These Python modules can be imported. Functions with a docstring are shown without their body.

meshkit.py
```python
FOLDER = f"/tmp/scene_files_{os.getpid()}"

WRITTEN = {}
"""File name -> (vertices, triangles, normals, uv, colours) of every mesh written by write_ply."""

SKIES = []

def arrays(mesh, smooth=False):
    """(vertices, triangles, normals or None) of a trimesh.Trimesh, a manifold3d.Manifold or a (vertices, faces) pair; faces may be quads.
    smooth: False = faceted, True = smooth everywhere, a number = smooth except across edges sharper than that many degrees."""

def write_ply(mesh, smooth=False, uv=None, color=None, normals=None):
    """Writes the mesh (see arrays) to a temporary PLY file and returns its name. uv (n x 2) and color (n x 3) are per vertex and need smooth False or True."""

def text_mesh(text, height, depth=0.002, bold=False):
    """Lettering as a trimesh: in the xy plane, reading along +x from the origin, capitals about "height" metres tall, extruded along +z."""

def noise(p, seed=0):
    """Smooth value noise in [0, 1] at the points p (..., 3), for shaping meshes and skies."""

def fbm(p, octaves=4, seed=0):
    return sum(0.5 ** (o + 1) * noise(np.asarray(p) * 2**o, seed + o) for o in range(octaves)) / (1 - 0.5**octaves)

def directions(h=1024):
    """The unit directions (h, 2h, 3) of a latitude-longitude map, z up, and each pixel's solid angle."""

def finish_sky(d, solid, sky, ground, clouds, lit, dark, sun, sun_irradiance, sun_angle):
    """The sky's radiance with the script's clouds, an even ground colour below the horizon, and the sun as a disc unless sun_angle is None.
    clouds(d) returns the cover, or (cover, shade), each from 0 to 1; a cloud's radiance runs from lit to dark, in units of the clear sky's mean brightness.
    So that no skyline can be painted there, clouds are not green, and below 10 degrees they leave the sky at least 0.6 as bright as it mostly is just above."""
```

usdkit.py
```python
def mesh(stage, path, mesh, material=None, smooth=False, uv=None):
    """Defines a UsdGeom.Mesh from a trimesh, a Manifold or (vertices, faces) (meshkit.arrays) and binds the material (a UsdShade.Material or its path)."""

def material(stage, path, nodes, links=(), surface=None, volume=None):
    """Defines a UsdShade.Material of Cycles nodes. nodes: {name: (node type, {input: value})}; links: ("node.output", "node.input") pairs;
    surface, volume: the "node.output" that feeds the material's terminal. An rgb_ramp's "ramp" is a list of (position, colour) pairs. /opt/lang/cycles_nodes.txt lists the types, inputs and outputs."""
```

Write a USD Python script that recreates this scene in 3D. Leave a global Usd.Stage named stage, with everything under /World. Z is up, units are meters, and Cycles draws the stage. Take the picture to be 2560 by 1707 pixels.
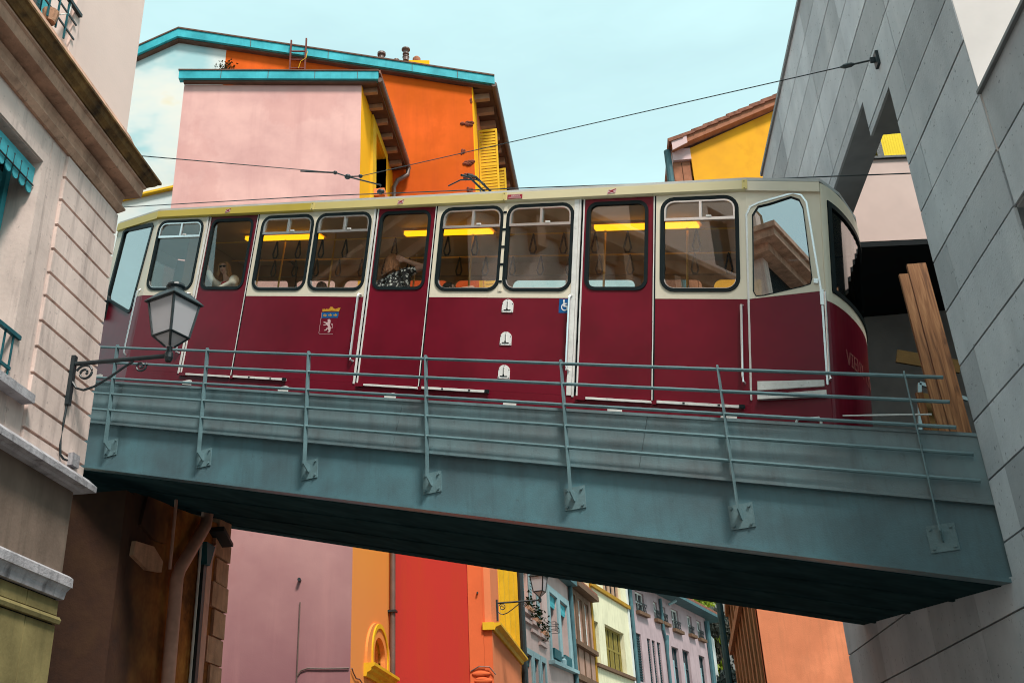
import math, random
import numpy as np, trimesh, usdkit, meshkit
import manifold3d as m3
from pxr import Usd, UsdGeom, UsdLux, UsdShade, Gf, Sdf
from shapely.geometry import Polygon, box as sbox, Point, LineString
from shapely import affinity
from shapely.ops import unary_union

stage = Usd.Stage.CreateInMemory()
UsdGeom.SetStageUpAxis(stage, 'Z')
WORLD = UsdGeom.Xform.Define(stage, '/World')
rng = random.Random(7)

# ---------------------------------------------------------------- camera
cam = UsdGeom.Camera.Define(stage, '/World/camera')
cam.CreateHorizontalApertureAttr(36.0)
cam.CreateFocalLengthAttr(36.0 * 2577.5 / 2560)
cam.CreateExposureAttr(1.5)
ROLL, PITCH, YAW = math.radians(-2.949), math.radians(25.13), math.radians(4.3)
_up = np.array([math.sin(ROLL) * math.cos(PITCH), -math.cos(ROLL) * math.cos(PITCH), math.sin(PITCH)])
_fw = np.array([0, 0, 1.0]) - _up * _up[2]; _fw /= np.linalg.norm(_fw)
_ri = np.cross(_fw, _up); _ri = _ri if _ri[0] > 0 else -_ri
_Rz = np.array([[math.cos(YAW), -math.sin(YAW), 0], [math.sin(YAW), math.cos(YAW), 0], [0, 0, 1]])
CM = _Rz @ np.array([_ri, _fw, _up])           # camera (x right, y down, z forward) -> world
_m = np.eye(4); _m[0, :3] = CM[:, 0]; _m[1, :3] = -CM[:, 1]; _m[2, :3] = -CM[:, 2]; _m[3, :3] = (0, 0, 1.6)
cam.AddTransformOp().Set(Gf.Matrix4d(*_m.ravel().tolist()))

# ---------------------------------------------------------------- sky and sun
SUN = np.array([0.32, -0.50, 0.80]); SUN /= np.linalg.norm(SUN)
ELEV, ROT = math.asin(SUN[2]), math.atan2(SUN[0], SUN[1])
dome = UsdLux.DomeLight.Define(stage, '/World/sky')
sky_mat = usdkit.material(stage, '/World/Looks/sky', {
    'tc': ('texture_coordinate', {}),
    'mp': ('mapping', {'scale': (1.2, 1.2, 4.0), 'rotation': (0.0, 0.35, 0.4)}),
    'n': ('noise_texture', {'scale': 2.2, 'detail': 5.0, 'roughness': 0.55}),
    'r': ('map_range', {'from_min': 0.35, 'from_max': 0.7, 'to_min': 0.78, 'to_max': 0.97, 'clamp': True}),
    'sky': ('sky_texture', {'sky_type': 'single_scattering', 'sun_disc': False, 'sun_elevation': ELEV, 'sun_rotation': ROT,
                            'aerosol_density': 3.0, 'air_density': 1.0, 'ozone_density': 1.0}),
    'mix': ('mix_color', {'b': (5.1, 7.5, 7.6), 'use_clamp': False}),
    'bg': ('background_shader', {'strength': 0.05})},
    [('tc.generated', 'mp.vector'), ('mp.vector', 'n.vector'), ('n.fac', 'r.value'), ('r.result', 'mix.fac'), ('sky.color', 'mix.a'),
     ('mix.result', 'bg.color')], surface='bg.background')
UsdShade.MaterialBindingAPI.Apply(dome.GetPrim()).Bind(sky_mat)
dome.GetPrim().SetCustomDataByKey('kind', 'structure')
sun = UsdLux.DistantLight.Define(stage, '/World/sun')
sun.CreateIntensityAttr(0.4); sun.CreateAngleAttr(12.0); sun.CreateNormalizeAttr(True)
sun.CreateColorAttr(Gf.Vec3f(1.0, 0.94, 0.86))
_z = SUN; _x = np.cross([0, 0, 1.0], _z); _x /= np.linalg.norm(_x); _y = np.cross(_z, _x)
_s = np.eye(4); _s[0, :3] = _x; _s[1, :3] = _y; _s[2, :3] = _z; _s[3, :3] = (0, 0, 60)
sun.AddTransformOp().Set(Gf.Matrix4d(*_s.ravel().tolist()))

# ---------------------------------------------------------------- helpers
def S(r, g, b, k=1.0):
    c = np.array([r, g, b]) / 255.0
    return tuple(np.clip(k * np.where(c <= 0.04045, c / 12.92, ((c + 0.055) / 1.055) ** 2.4), 0, 0.95))

def mat(name, col, rough=0.75, var=0.12, scale=2.0, streak=0.0, dirt=(0.05, 0.045, 0.04), bump=0.15, bscale=40.0, metal=0.0, spec=0.15,
        col2=None, spots=0.0, coat=0.0, vec=(1, 1, 1), low=None, lowz=(9, 18), sscale=1.6, patch=None):
    """Painted, stone or plaster surface: broad tone variation, optional rain streaks and spots, fine relief."""
    a = tuple(np.array(col) * (1 - var)); b = tuple(np.minimum(np.array(col if col2 is None else col2) * (1 + var), 0.95))
    nodes = {'g': ('geometry', {}), 'mv': ('mapping', {'scale': vec}), 'n': ('noise_texture', {'scale': scale, 'detail': 6.0, 'roughness': 0.6}),
             'r': ('rgb_ramp', {'ramp': [(0.3, a), (0.7, b)]}), 'p': ('principled_bsdf', {'roughness': rough, 'metallic': metal, 'specular_ior_level': spec, 'coat_weight': coat}),
             'bn': ('noise_texture', {'scale': bscale, 'detail': 4.0}), 'bu': ('bump', {'strength': bump, 'distance': 0.02})}
    links = [('g.position', 'mv.vector'), ('mv.vector', 'n.vector'), ('n.fac', 'r.fac'), ('g.position', 'bn.vector'), ('bn.fac', 'bu.height'), ('bu.normal', 'p.normal')]
    out = 'r.color'
    if patch is not None:                          # repaired and faded areas with soft-edged outlines
        nodes.update({'qm': ('mapping', {'location': (3.1, 7.7, 1.3), 'scale': (1, 1, 0.7)}), 'qn': ('noise_texture', {'scale': 0.33, 'detail': 7.0, 'roughness': 0.6}),
                      'qr': ('map_range', {'from_min': 0.53, 'from_max': 0.57, 'to_min': 0.0, 'to_max': 0.35, 'clamp': True}), 'qx': ('mix_color', {'b': patch})})
        links += [('g.position', 'qm.vector'), ('qm.vector', 'qn.vector'), ('qn.fac', 'qr.value'), ('qr.result', 'qx.fac'), (out, 'qx.a')]
        out = 'qx.result'
    if low is not None:                            # colour that changes with height
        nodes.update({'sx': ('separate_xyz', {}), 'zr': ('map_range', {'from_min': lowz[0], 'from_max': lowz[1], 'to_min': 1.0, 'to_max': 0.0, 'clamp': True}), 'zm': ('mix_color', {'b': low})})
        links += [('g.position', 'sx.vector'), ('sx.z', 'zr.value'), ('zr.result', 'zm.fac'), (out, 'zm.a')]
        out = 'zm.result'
    if streak:
        nodes.update({'ms': ('mapping', {'scale': (5.0, 5.0, 0.45)}), 'sn': ('noise_texture', {'scale': sscale, 'detail': 5.0, 'roughness': 0.65}),
                      'sr': ('map_range', {'from_min': 0.5, 'from_max': 0.75, 'to_min': 0.0, 'to_max': streak, 'clamp': True}),
                      'sm': ('mix_color', {'b': dirt})})
        links += [('g.position', 'ms.vector'), ('ms.vector', 'sn.vector'), ('sn.fac', 'sr.value'), ('sr.result', 'sm.fac'), (out, 'sm.a')]
        out = 'sm.result'
    if spots:
        nodes.update({'pn': ('noise_texture', {'scale': 14.0, 'detail': 3.0, 'roughness': 0.7}),
                      'pr': ('map_range', {'from_min': 0.62, 'from_max': 0.72, 'to_min': 0.0, 'to_max': spots, 'clamp': True}),
                      'pm': ('mix_color', {'b': dirt})})
        links += [('g.position', 'pn.vector'), ('pn.fac', 'pr.value'), ('pr.result', 'pm.fac'), (out, 'pm.a')]
        out = 'pm.result'
    links.append((out, 'p.base_color'))
    return usdkit.material(stage, '/World/Looks/' + name, nodes, links, surface='p.BSDF')

def glass(name, tint=(0.9, 0.93, 0.92), r0=0.08, gloss=(1, 1, 1)):
    """Thin pane: mirror share by Schlick's rule from either side, the rest passes straight."""
    return usdkit.material(stage, '/World/Looks/' + name, {
        'w': ('layer_weight', {'blend': 0.5}), 'pw': ('math', {'math_type': 'power', 'value2': 5.0}), 'f': ('math', {'math_type': 'multiply_add', 'value2': 1 - r0, 'value3': r0}),
        't': ('transparent_bsdf', {'color': tint}), 'g': ('glossy_bsdf', {'roughness': 0.0, 'color': gloss}), 'm': ('mix_closure', {})},
        [('w.facing', 'pw.value1'), ('pw.value', 'f.value1'), ('f.value', 'm.fac'), ('t.BSDF', 'm.closure1'), ('g.BSDF', 'm.closure2')], surface='m.closure')

def emit(name, col, k):
    return usdkit.material(stage, '/World/Looks/' + name, {'e': ('emission', {'color': col, 'strength': k})}, [], surface='e.emission')

used = {}
def numbered(path):
    n = used.get(path, 0); used[path] = n + 1
    return path if n == 0 else '%s_%03d' % (path, n)
BASE = {}
def tag(prim, label=None, cat=None, group=None, kind=None):
    for k, v in (('label', label), ('category', cat), ('group', group), ('kind', kind)):
        if v: prim.SetCustomDataByKey(k, v)
def thing(name, label, cat, base=(0, 0, 0), group=None, kind=None):
    p = numbered('/World/' + name)
    x = UsdGeom.Xform.Define(stage, p); x.AddTranslateOp().Set(Gf.Vec3d(*map(float, base)))
    BASE[p] = np.array(base, float); tag(x.GetPrim(), label, cat, group, kind)
    return p
def tm(m):
    if isinstance(m, (list, tuple)) and len(m) and isinstance(m[0], trimesh.Trimesh): return trimesh.util.concatenate(list(m))
    return m
def part(parent, name, mesh, material, label=None, smooth=False, kind=None):
    p = numbered(parent + '/' + name)
    root = '/'.join(p.split('/')[:3]); mesh = tm(mesh).copy(); mesh.apply_translation(-BASE[root])
    pr = usdkit.mesh(stage, p, mesh, material, smooth=smooth)
    tag(pr.GetPrim(), label, kind=kind)
    return p
def solo(name, mesh, material, label=None, cat=None, kind=None, group=None, smooth=False):
    p = numbered('/World/' + name)
    pr = usdkit.mesh(stage, p, tm(mesh), material, smooth=smooth); tag(pr.GetPrim(), label, cat, group, kind)
    return p

class Fr:
    """An affine frame: local (a, b, c) -> world."""
    def __init__(s, O, A, B, C):
        s.M = np.eye(4); s.M[:3, 0], s.M[:3, 1], s.M[:3, 2], s.M[:3, 3] = A, B, C, O
    def __call__(s, a, b, c=0): return s.M[:3, :3] @ np.array([a, b, c], float) + s.M[:3, 3]
    def put(s, m):
        m = m.copy(); v = np.asarray(m.vertices) @ s.M[:3, :3].T + s.M[:3, 3]
        f = np.asarray(m.faces); f = f[:, ::-1] if np.linalg.det(s.M[:3, :3]) < 0 else f
        return trimesh.Trimesh(v, f, process=False)
    def box(s, a0, a1, b0, b1, c0, c1):
        m = trimesh.creation.box([a1 - a0, b1 - b0, c1 - c0]); m.apply_translation([(a0 + a1) / 2, (b0 + b1) / 2, (c0 + c1) / 2]); return s.put(m)
    def ext(s, poly, c0, c1):
        if not isinstance(poly, (Polygon,)) and hasattr(poly, 'geoms'): return trimesh.util.concatenate([s.ext(g, c0, c1) for g in poly.geoms if g.area > 1e-7 and isinstance(g, Polygon)])
        m = trimesh.creation.extrude_polygon(poly, c1 - c0, engine='earcut'); m.apply_translation([0, 0, c0]); return s.put(m)
    def tube(s, pts, r, n=8): return tube([s(*p) for p in pts], r, n)
    def sweep_a(s, prof, a0, a1):
        """Polygon in (c, b) swept along a."""
        m = trimesh.creation.extrude_polygon(Polygon(prof), 1.0, engine='earcut'); v = np.asarray(m.vertices)
        w = np.stack([a0 + (a1 - a0) * v[:, 2], v[:, 1], v[:, 0]], 1)
        return s.put(trimesh.Trimesh(w, np.asarray(m.faces)[:, ::-1], process=False))

def tube(pts, r, n=8, closed=False):
    p = np.asarray(pts, float); k = len(p); rr = np.broadcast_to(r, (k,))
    t = np.gradient(p, axis=0); t /= np.linalg.norm(t, axis=1, keepdims=True) + 1e-12
    ref = np.array([0, 0, 1.0]) if abs(t[:, 2]).mean() < 0.8 else np.array([1.0, 0, 0])
    a = np.cross(t, ref); a /= np.linalg.norm(a, axis=1, keepdims=True) + 1e-12; b = np.cross(t, a)
    g = np.arange(n) * 2 * np.pi / n
    v = p[:, None] + rr[:, None, None] * (np.cos(g)[None, :, None] * a[:, None] + np.sin(g)[None, :, None] * b[:, None])
    i, j = np.meshgrid(np.arange(k - 1), np.arange(n), indexing='ij')
    q = np.stack([i * n + j, i * n + (j + 1) % n, (i + 1) * n + (j + 1) % n, (i + 1) * n + j], -1).reshape(-1, 4)
    V = np.vstack([v.reshape(-1, 3), p[:1], p[-1:]]); c0, c1 = k * n, k * n + 1
    F = [q[:, [0, 2, 1]], q[:, [0, 3, 2]]]
    F.append(np.array([[c0, jj, (jj + 1) % n] for jj in range(n)])); F.append(np.array([[c1, (k - 1) * n + (jj + 1) % n, (k - 1) * n + jj] for jj in range(n)]))
    return trimesh.Trimesh(V, np.vstack(F), process=False)

def bar(p, q, w, h, upv=(0, 0, 1)):
    """A straight rectangular bar from p to q, w across and h along the up vector."""
    p, q = np.array(p, float), np.array(q, float); d = q - p; L = np.linalg.norm(d); d /= L
    x = np.cross(d, upv); x /= np.linalg.norm(x); y = np.cross(x, d)
    return Fr(p, d, x, y).box(0, L, -w / 2, w / 2, -h / 2, h / 2)

def rrect(a0, a1, b0, b1, r):
    return sbox(a0 + r, b0 + r, a1 - r, b1 - r).buffer(r, quad_segs=5)

def lathe(prof, O, n=16):
    """prof: (radius, z)"""
    m = trimesh.creation.revolve(np.array(prof), sections=n); m.apply_translation(O); return m

def facade(O, h, k=1.0):
    a = math.radians(h); return Fr(O, (k * math.sin(a), k * math.cos(a), 0), (0, 0, k), (k * math.cos(a), -k * math.sin(a), 0))
# ---------------------------------------------------------------- frames of the place
XL, XG = -5.263, 3.933                       # street walls left and right
P0 = np.array([0.931, 12.133, 7.445])        # a point on the car's side, the bridge falls 15.7 degrees to the right
hb, el = math.radians(-68.23), math.radians(15.73)
_l = np.array([math.sin(hb), math.cos(hb), 0]); U = -(_l * math.cos(el) + np.array([0, 0, 1]) * math.sin(el))
N = np.cross(_l, [0, 0, 1.0]); N = N if N[1] < 0 else -N
V = np.cross(N, U); V = V if V[2] > 0 else -V
BR = Fr(P0, U, V, N)                         # bridge frame: along, up, towards the street
LW = Fr((XL, 0, 0), (0, 1, 0), (0, 0, 1), (1, 0, 0))
GW = Fr((XG, 0, 0), (0, -1, 0), (0, 0, 1), (-1, 0, 0))   # a = -y
UP = np.array([0, 0, 1.0])

# ---------------------------------------------------------------- materials
M = {}
M['asphalt'] = mat('asphalt', (0.06, 0.06, 0.06), 0.9, 0.2, 1.0)
M['paving'] = mat('paving', (0.24, 0.22, 0.2), 0.85, 0.2, 2.0)
M['stone_pale'] = mat('stone_pale', (0.69, 0.54, 0.485), 0.85, 0.16, 1.6, streak=0.5, dirt=(0.16, 0.12, 0.12), spots=0.4, bump=0.12, bscale=25)
M['stone_low'] = mat('stone_low', (0.20, 0.145, 0.115), 0.9, 0.22, 1.8, streak=0.55, dirt=(0.10, 0.08, 0.06), spots=0.3, bump=0.15, bscale=25)
M['stone_olive'] = mat('stone_olive', (0.24, 0.195, 0.085), 0.9, 0.25, 2.5, streak=0.5, dirt=(0.1, 0.09, 0.04), spots=0.3, bump=0.15, bscale=25)
M['cornice'] = mat('cornice_stone', (0.52, 0.31, 0.22), 0.85, 0.3, 3.0, streak=0.4, dirt=(0.05, 0.03, 0.025), spots=0.45, bump=0.3)
M['cornice_dark'] = mat('cornice_black_crust', (0.07, 0.045, 0.03), 0.9, 0.3, 5.0, col2=(0.2, 0.11, 0.04), bump=0.4, bscale=20)
M['dark_render'] = mat('dark_render', (0.10, 0.075, 0.055), 0.95, 0.3, 1.0)
M['ledge'] = mat('lead_ledge', (0.4, 0.38, 0.4), 0.7, 0.25, 5.0, streak=0.8, dirt=(0.05, 0.045, 0.05), bump=0.4)
M['plaster_blush'] = mat('plaster_blush', (0.78, 0.60, 0.54), 0.9, 0.05, 0.8, bump=0.08)
M['teal'] = mat('teal_paint', (0.06, 0.36, 0.42), 0.55, 0.2, 4.0, streak=0.3, dirt=(0.03, 0.12, 0.15))
M['teal_dark'] = mat('dark_teal_paint', (0.02, 0.10, 0.12), 0.5, 0.2, 4.0)
M['iron'] = mat('black_iron', (0.012, 0.02, 0.024), 0.45, 0.2, 8.0, spec=0.5)
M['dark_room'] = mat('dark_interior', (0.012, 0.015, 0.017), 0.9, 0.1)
M['win_glass'] = mat('window_glass', (0.02, 0.03, 0.035), 0.06, 0.2, 0.5, spec=0.6, bump=0.02, bscale=3)
M['white_cable'] = mat('white_cable', (0.7, 0.68, 0.64), 0.6)
M['concrete'] = usdkit.material(stage, '/World/Looks/concrete', {
    'g': ('geometry', {}), 'o': ('object_info', {}), 'n': ('noise_texture', {'scale': 1.1, 'detail': 6.0, 'roughness': 0.62}),
    'r': ('rgb_ramp', {'ramp': [(0.3, (0.41, 0.43, 0.46)), (0.7, (0.58, 0.59, 0.61))]}),
    'ms': ('mapping', {'scale': (1.5, 1.5, 0.35), 'rotation': (0.25, 0, 0)}), 'sn': ('noise_texture', {'scale': 1.3, 'detail': 5.0, 'roughness': 0.6}),
    'sr': ('map_range', {'from_min': 0.45, 'from_max': 0.75, 'to_min': 0.0, 'to_max': 0.4, 'clamp': True}), 'sm': ('mix_color', {'b': (0.3,0.315,0.33)}),
    'pn': ('noise_texture', {'scale': 22.0, 'detail': 2.0}), 'pr': ('map_range', {'from_min': 0.66, 'from_max': 0.74, 'to_min': 0.0, 'to_max': 0.6, 'clamp': True}),
    'pm': ('mix_color', {'b': (0.09, 0.1, 0.11)}), 'rr': ('map_range', {'from_min': 0.0, 'from_max': 1.0, 'to_min': 0.74, 'to_max': 1.16}),
    'v': ('hsv', {}), 'bn': ('noise_texture', {'scale': 28.0, 'detail': 5.0, 'roughness': 0.7}), 'bu': ('bump', {'strength': 0.45, 'distance': 0.012}),
    'p': ('principled_bsdf', {'roughness': 0.85, 'specular_ior_level': 0.3})},
    [('g.position', 'n.vector'), ('n.fac', 'r.fac'), ('g.position', 'ms.vector'), ('ms.vector', 'sn.vector'), ('sn.fac', 'sr.value'), ('sr.result', 'sm.fac'), ('r.color', 'sm.a'),
     ('g.position', 'pn.vector'), ('pn.fac', 'pr.value'), ('pr.result', 'pm.fac'), ('sm.result', 'pm.a'), ('o.random', 'rr.value'), ('rr.result', 'v.value'), ('pm.result', 'v.color'),
     ('v.color', 'p.base_color'), ('g.position', 'bn.vector'), ('bn.fac', 'bu.height'), ('bu.normal', 'p.normal')], surface='p.BSDF')
M['joint'] = mat('dark_joint', (0.02, 0.022, 0.025), 0.9)
M['concrete_core'] = mat('concrete_core', (0.26, 0.265, 0.27), 0.9, 0.15, 2.0)
M['plaster_portal'] = mat('portal_plaster', (0.60, 0.46, 0.42), 0.9, 0.1, 0.8, bump=0.03)
M['yellow_sheet'] = mat('yellow_sheet', (0.86, 0.62, 0.01), 0.5, 0.06, 3.0)
M['pale_wall'] = mat('pale_wall', (0.74, 0.68, 0.66), 0.9, 0.1, 0.8, bump=0.03)
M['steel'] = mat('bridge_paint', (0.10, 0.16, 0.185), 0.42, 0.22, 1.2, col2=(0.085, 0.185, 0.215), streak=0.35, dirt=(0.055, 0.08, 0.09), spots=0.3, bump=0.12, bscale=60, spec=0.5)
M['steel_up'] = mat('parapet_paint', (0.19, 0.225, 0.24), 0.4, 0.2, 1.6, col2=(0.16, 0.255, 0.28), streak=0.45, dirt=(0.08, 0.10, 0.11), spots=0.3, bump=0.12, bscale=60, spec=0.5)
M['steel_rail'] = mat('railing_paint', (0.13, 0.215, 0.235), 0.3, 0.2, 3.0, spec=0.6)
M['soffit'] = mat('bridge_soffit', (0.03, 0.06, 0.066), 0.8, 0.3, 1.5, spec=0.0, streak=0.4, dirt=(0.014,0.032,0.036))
M['stucco_rust'] = mat('stucco_rust', (0.46, 0.17, 0.05), 0.9, 0.35, 1.4, streak=0.6, dirt=(0.12, 0.05, 0.025), spots=0.4, bump=0.5, bscale=18)
M['stucco_rust'] = usdkit.material(stage, '/World/Looks/stucco_rust_shaded', {  # near end darkened in the colour: painted shade under the bridge
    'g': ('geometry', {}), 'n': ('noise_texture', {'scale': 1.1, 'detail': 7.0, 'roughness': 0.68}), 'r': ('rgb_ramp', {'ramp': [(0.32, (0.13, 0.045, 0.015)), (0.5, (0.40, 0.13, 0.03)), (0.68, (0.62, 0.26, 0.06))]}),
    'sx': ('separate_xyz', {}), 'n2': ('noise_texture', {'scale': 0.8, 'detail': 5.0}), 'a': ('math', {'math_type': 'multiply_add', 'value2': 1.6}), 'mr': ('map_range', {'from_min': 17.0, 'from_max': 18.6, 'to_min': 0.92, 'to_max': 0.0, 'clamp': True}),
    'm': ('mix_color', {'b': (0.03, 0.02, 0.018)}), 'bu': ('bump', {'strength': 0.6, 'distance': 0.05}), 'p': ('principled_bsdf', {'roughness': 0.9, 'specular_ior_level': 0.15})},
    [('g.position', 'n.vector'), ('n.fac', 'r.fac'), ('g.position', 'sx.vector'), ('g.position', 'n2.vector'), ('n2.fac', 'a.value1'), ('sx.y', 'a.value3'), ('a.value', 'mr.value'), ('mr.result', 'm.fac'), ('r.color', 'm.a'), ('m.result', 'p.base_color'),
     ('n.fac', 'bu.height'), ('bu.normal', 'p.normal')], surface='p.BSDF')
M['quoin_rust'] = mat('quoin_sandstone', (0.5, 0.27, 0.17), 0.9, 0.25, 3.0, streak=0.4, dirt=(0.14, 0.07, 0.045), spots=0.3, bump=0.5)
M['pipe_pink'] = mat('pipe_salmon', (0.62, 0.33, 0.25), 0.5, 0.15, 5.0)
M['timber'] = usdkit.material(stage, '/World/Looks/timber', {
    'g': ('texture_coordinate', {}), 'm': ('mapping', {'scale': (14.0, 14.0, 0.9)}), 'n': ('noise_texture', {'scale': 1.5, 'detail': 6.0, 'distortion': 1.2}),
    'r': ('rgb_ramp', {'ramp': [(0.3, (0.15, 0.055, 0.018)), (0.5, (0.34, 0.14, 0.05)), (0.72, (0.5, 0.24, 0.1))]}), 'bu': ('bump', {'strength': 0.25, 'distance': 0.01}),
    'p': ('principled_bsdf', {'roughness': 0.7})},
    [('g.object', 'm.vector'), ('m.vector', 'n.vector'), ('n.fac', 'r.fac'), ('r.color', 'p.base_color'), ('n.fac', 'bu.height'), ('bu.normal', 'p.normal')], surface='p.BSDF')

# ---------------------------------------------------------------- ground, street
g = trimesh.creation.box([600, 600, 0.2]); g.apply_translation([0, 60, -0.1])
solo('ground', g, M['paving'], kind='structure')
g = trimesh.creation.box([5.4, 120, 0.004]); g.apply_translation([-0.6, 30, 0.006])
solo('street', g, M['asphalt'], kind='structure')
for x0, x1 in ((XL, -3.3), (2.1, XG)):
    g = trimesh.creation.box([x1 - x0, 44, 0.13]); g.apply_translation([(x0 + x1) / 2, -4, 0.065])
    solo('pavement', g, M['paving'], kind='structure')

# ---------------------------------------------------------------- left town house
T = thing('stone_town_house', 'pale stone corner house with banded quoins, heavy cornice and teal awning, left of the bridge', 'building', (XL, 9.7, 0))
WIN = [7.05 - 3.25 * k for k in range(6)]       # left edges (y) of the windows
Y0 = -12.5
holes = unary_union([sbox(y, 5.46, y + 1.10, 7.85) for y in WIN])
part(T, 'wall', LW.ext(sbox(Y0, 4.95, 9.70, 8.3).difference(holes), -0.42, 0), M['stone_pale'])
part(T, 'wall', LW.ext(sbox(Y0, 3.95, 9.69, 4.95), -0.42, -0.02), M['stone_low'], 'brown stained plaster band under the lead ledge')
part(T, 'wall', LW.ext(sbox(Y0, 0, 9.66, 3.95), -0.42, -0.035), M['joint'])
up_holes = unary_union([sbox(y - 0.02, 14.6 + 3 * j, y + 1.16, 16.4 + 3 * j) for y in WIN for j in (0, 1)] + [sbox(y - 0.02, 9.40, y + 1.16, 11.6) for y in WIN])
part(T, 'wall', LW.ext(sbox(Y0, 8.3, 9.745, 20.2).difference(up_holes), -0.42, -0.004), M['plaster_blush'], 'smooth blush plaster upper storey')
part(T, 'rear_wall', LW.box(Y0, 9.66, 0, 20.2, -13, -1.0), M['dark_render'])  # unseen rear, made tall and dark so the car windows mirror dark
part(T, 'roof', LW.ext(Polygon([(Y0 - .3, 20.65), (10.1, 20.65), (9.0, 22.2), (Y0, 22.2)]), -13, 0.45), M['cornice_dark'])
grooves = [8.225, 7.943, 7.667, 7.365, 7.083, 6.811, 6.551, 6.275, 5.997, 5.72, 5.435, 5.165, 4.985]
for z1, z0 in zip(grooves[:-1], grooves[1:]):
    b = trimesh.util.concatenate([LW.box(8.56, 9.735, z0 + 0.017, z1 - 0.017, -0.5, 0.035)])
    part(T, 'quoin_block', b, M['stone_pale'])
part(T, 'panel', LW.box(8.285, 8.545, 5.03, 8.2, 0, 0.006), M['stone_pale'])
# mouldings swept along the street front, returning round the corner
def mould(name, prof, mtl, y0=Y0, y1=9.70, label=None):
    pts = np.array(prof, float); m = []
    ring = [np.array([LW(y0, z, c) for c, z in pts]), np.array([LW(y1 + c, z, c) for c, z in pts]), np.array([(XL - 6.0, y1 + c, z) for c, z in pts])]
    k = len(pts); v = np.vstack(ring); f = []
    for r in range(2):
        for j in range(k):
            a, b = r * k + j, r * k + (j + 1) % k
            f += [[a, b, b + k], [a, b + k, a + k]]
    t = trimesh.Trimesh(v, np.array(f), process=False)
    t.fix_normals()
    return part(T, name, t, mtl, label)
mould('cornice_bed', [(-0.1, 8.235), (0.036, 8.235), (0.088, 8.295), (0.088, 8.315), (0.05, 8.33), (0.055, 8.42), (0.075, 8.47), (0.05, 8.51), (-0.1, 8.51)], M['cornice'])
mould('cornice_corona', [(-0.1, 8.512), (0.045, 8.512), (0.2, 8.535), (0.207, 8.575), (0.212, 8.655), (0.235, 8.67), (0.235, 8.695), (-0.1, 8.70)], M['cornice'])
mould('cornice_gutter', [(-0.1, 8.70), (0.25, 8.70), (0.262, 8.715), (0.305, 8.745), (0.335, 8.79), (0.36, 8.80), (0.36, 8.83), (0.2, 8.9), (-0.1, 8.9)], M['cornice_dark'], label='blackened top moulding of the cornice')
mould('cornice_top', [(-0.1, 8.9), (0.21, 8.902), (0.16, 9.05), (0.05, 9.33), (0.03, 9.36), (-0.1, 9.36)], M['cornice'])
mould('ledge', [(-0.1, 4.88), (0.05, 4.88), (0.07, 4.90), (0.145, 4.905), (0.147, 4.965), (0.08, 5.03), (-0.1, 5.05)], M['ledge'], label='weathered lead covered ledge')
mould('string_course', [(-0.1, 3.80), (0.02, 3.80), (0.03, 3.87), (0.055, 3.915), (0.068, 3.92), (0.066, 4.005), (0.04, 4.03), (-0.1, 4.04)], M['ledge'], y1=9.70)
mould('string_course', [(-0.1, 3.565), (0.012, 3.565), (0.022, 3.60), (0.008, 3.63), (-0.1, 3.63)], M['stone_olive'])
mould('eaves_cornice', [(-0.1, 13.2), (0.1, 13.2), (0.14, 13.45), (0.35, 13.55), (0.4, 13.8), (0.5, 13.9), (0.5, 14.05), (-0.1, 14.05)], M['cornice'])
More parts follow.
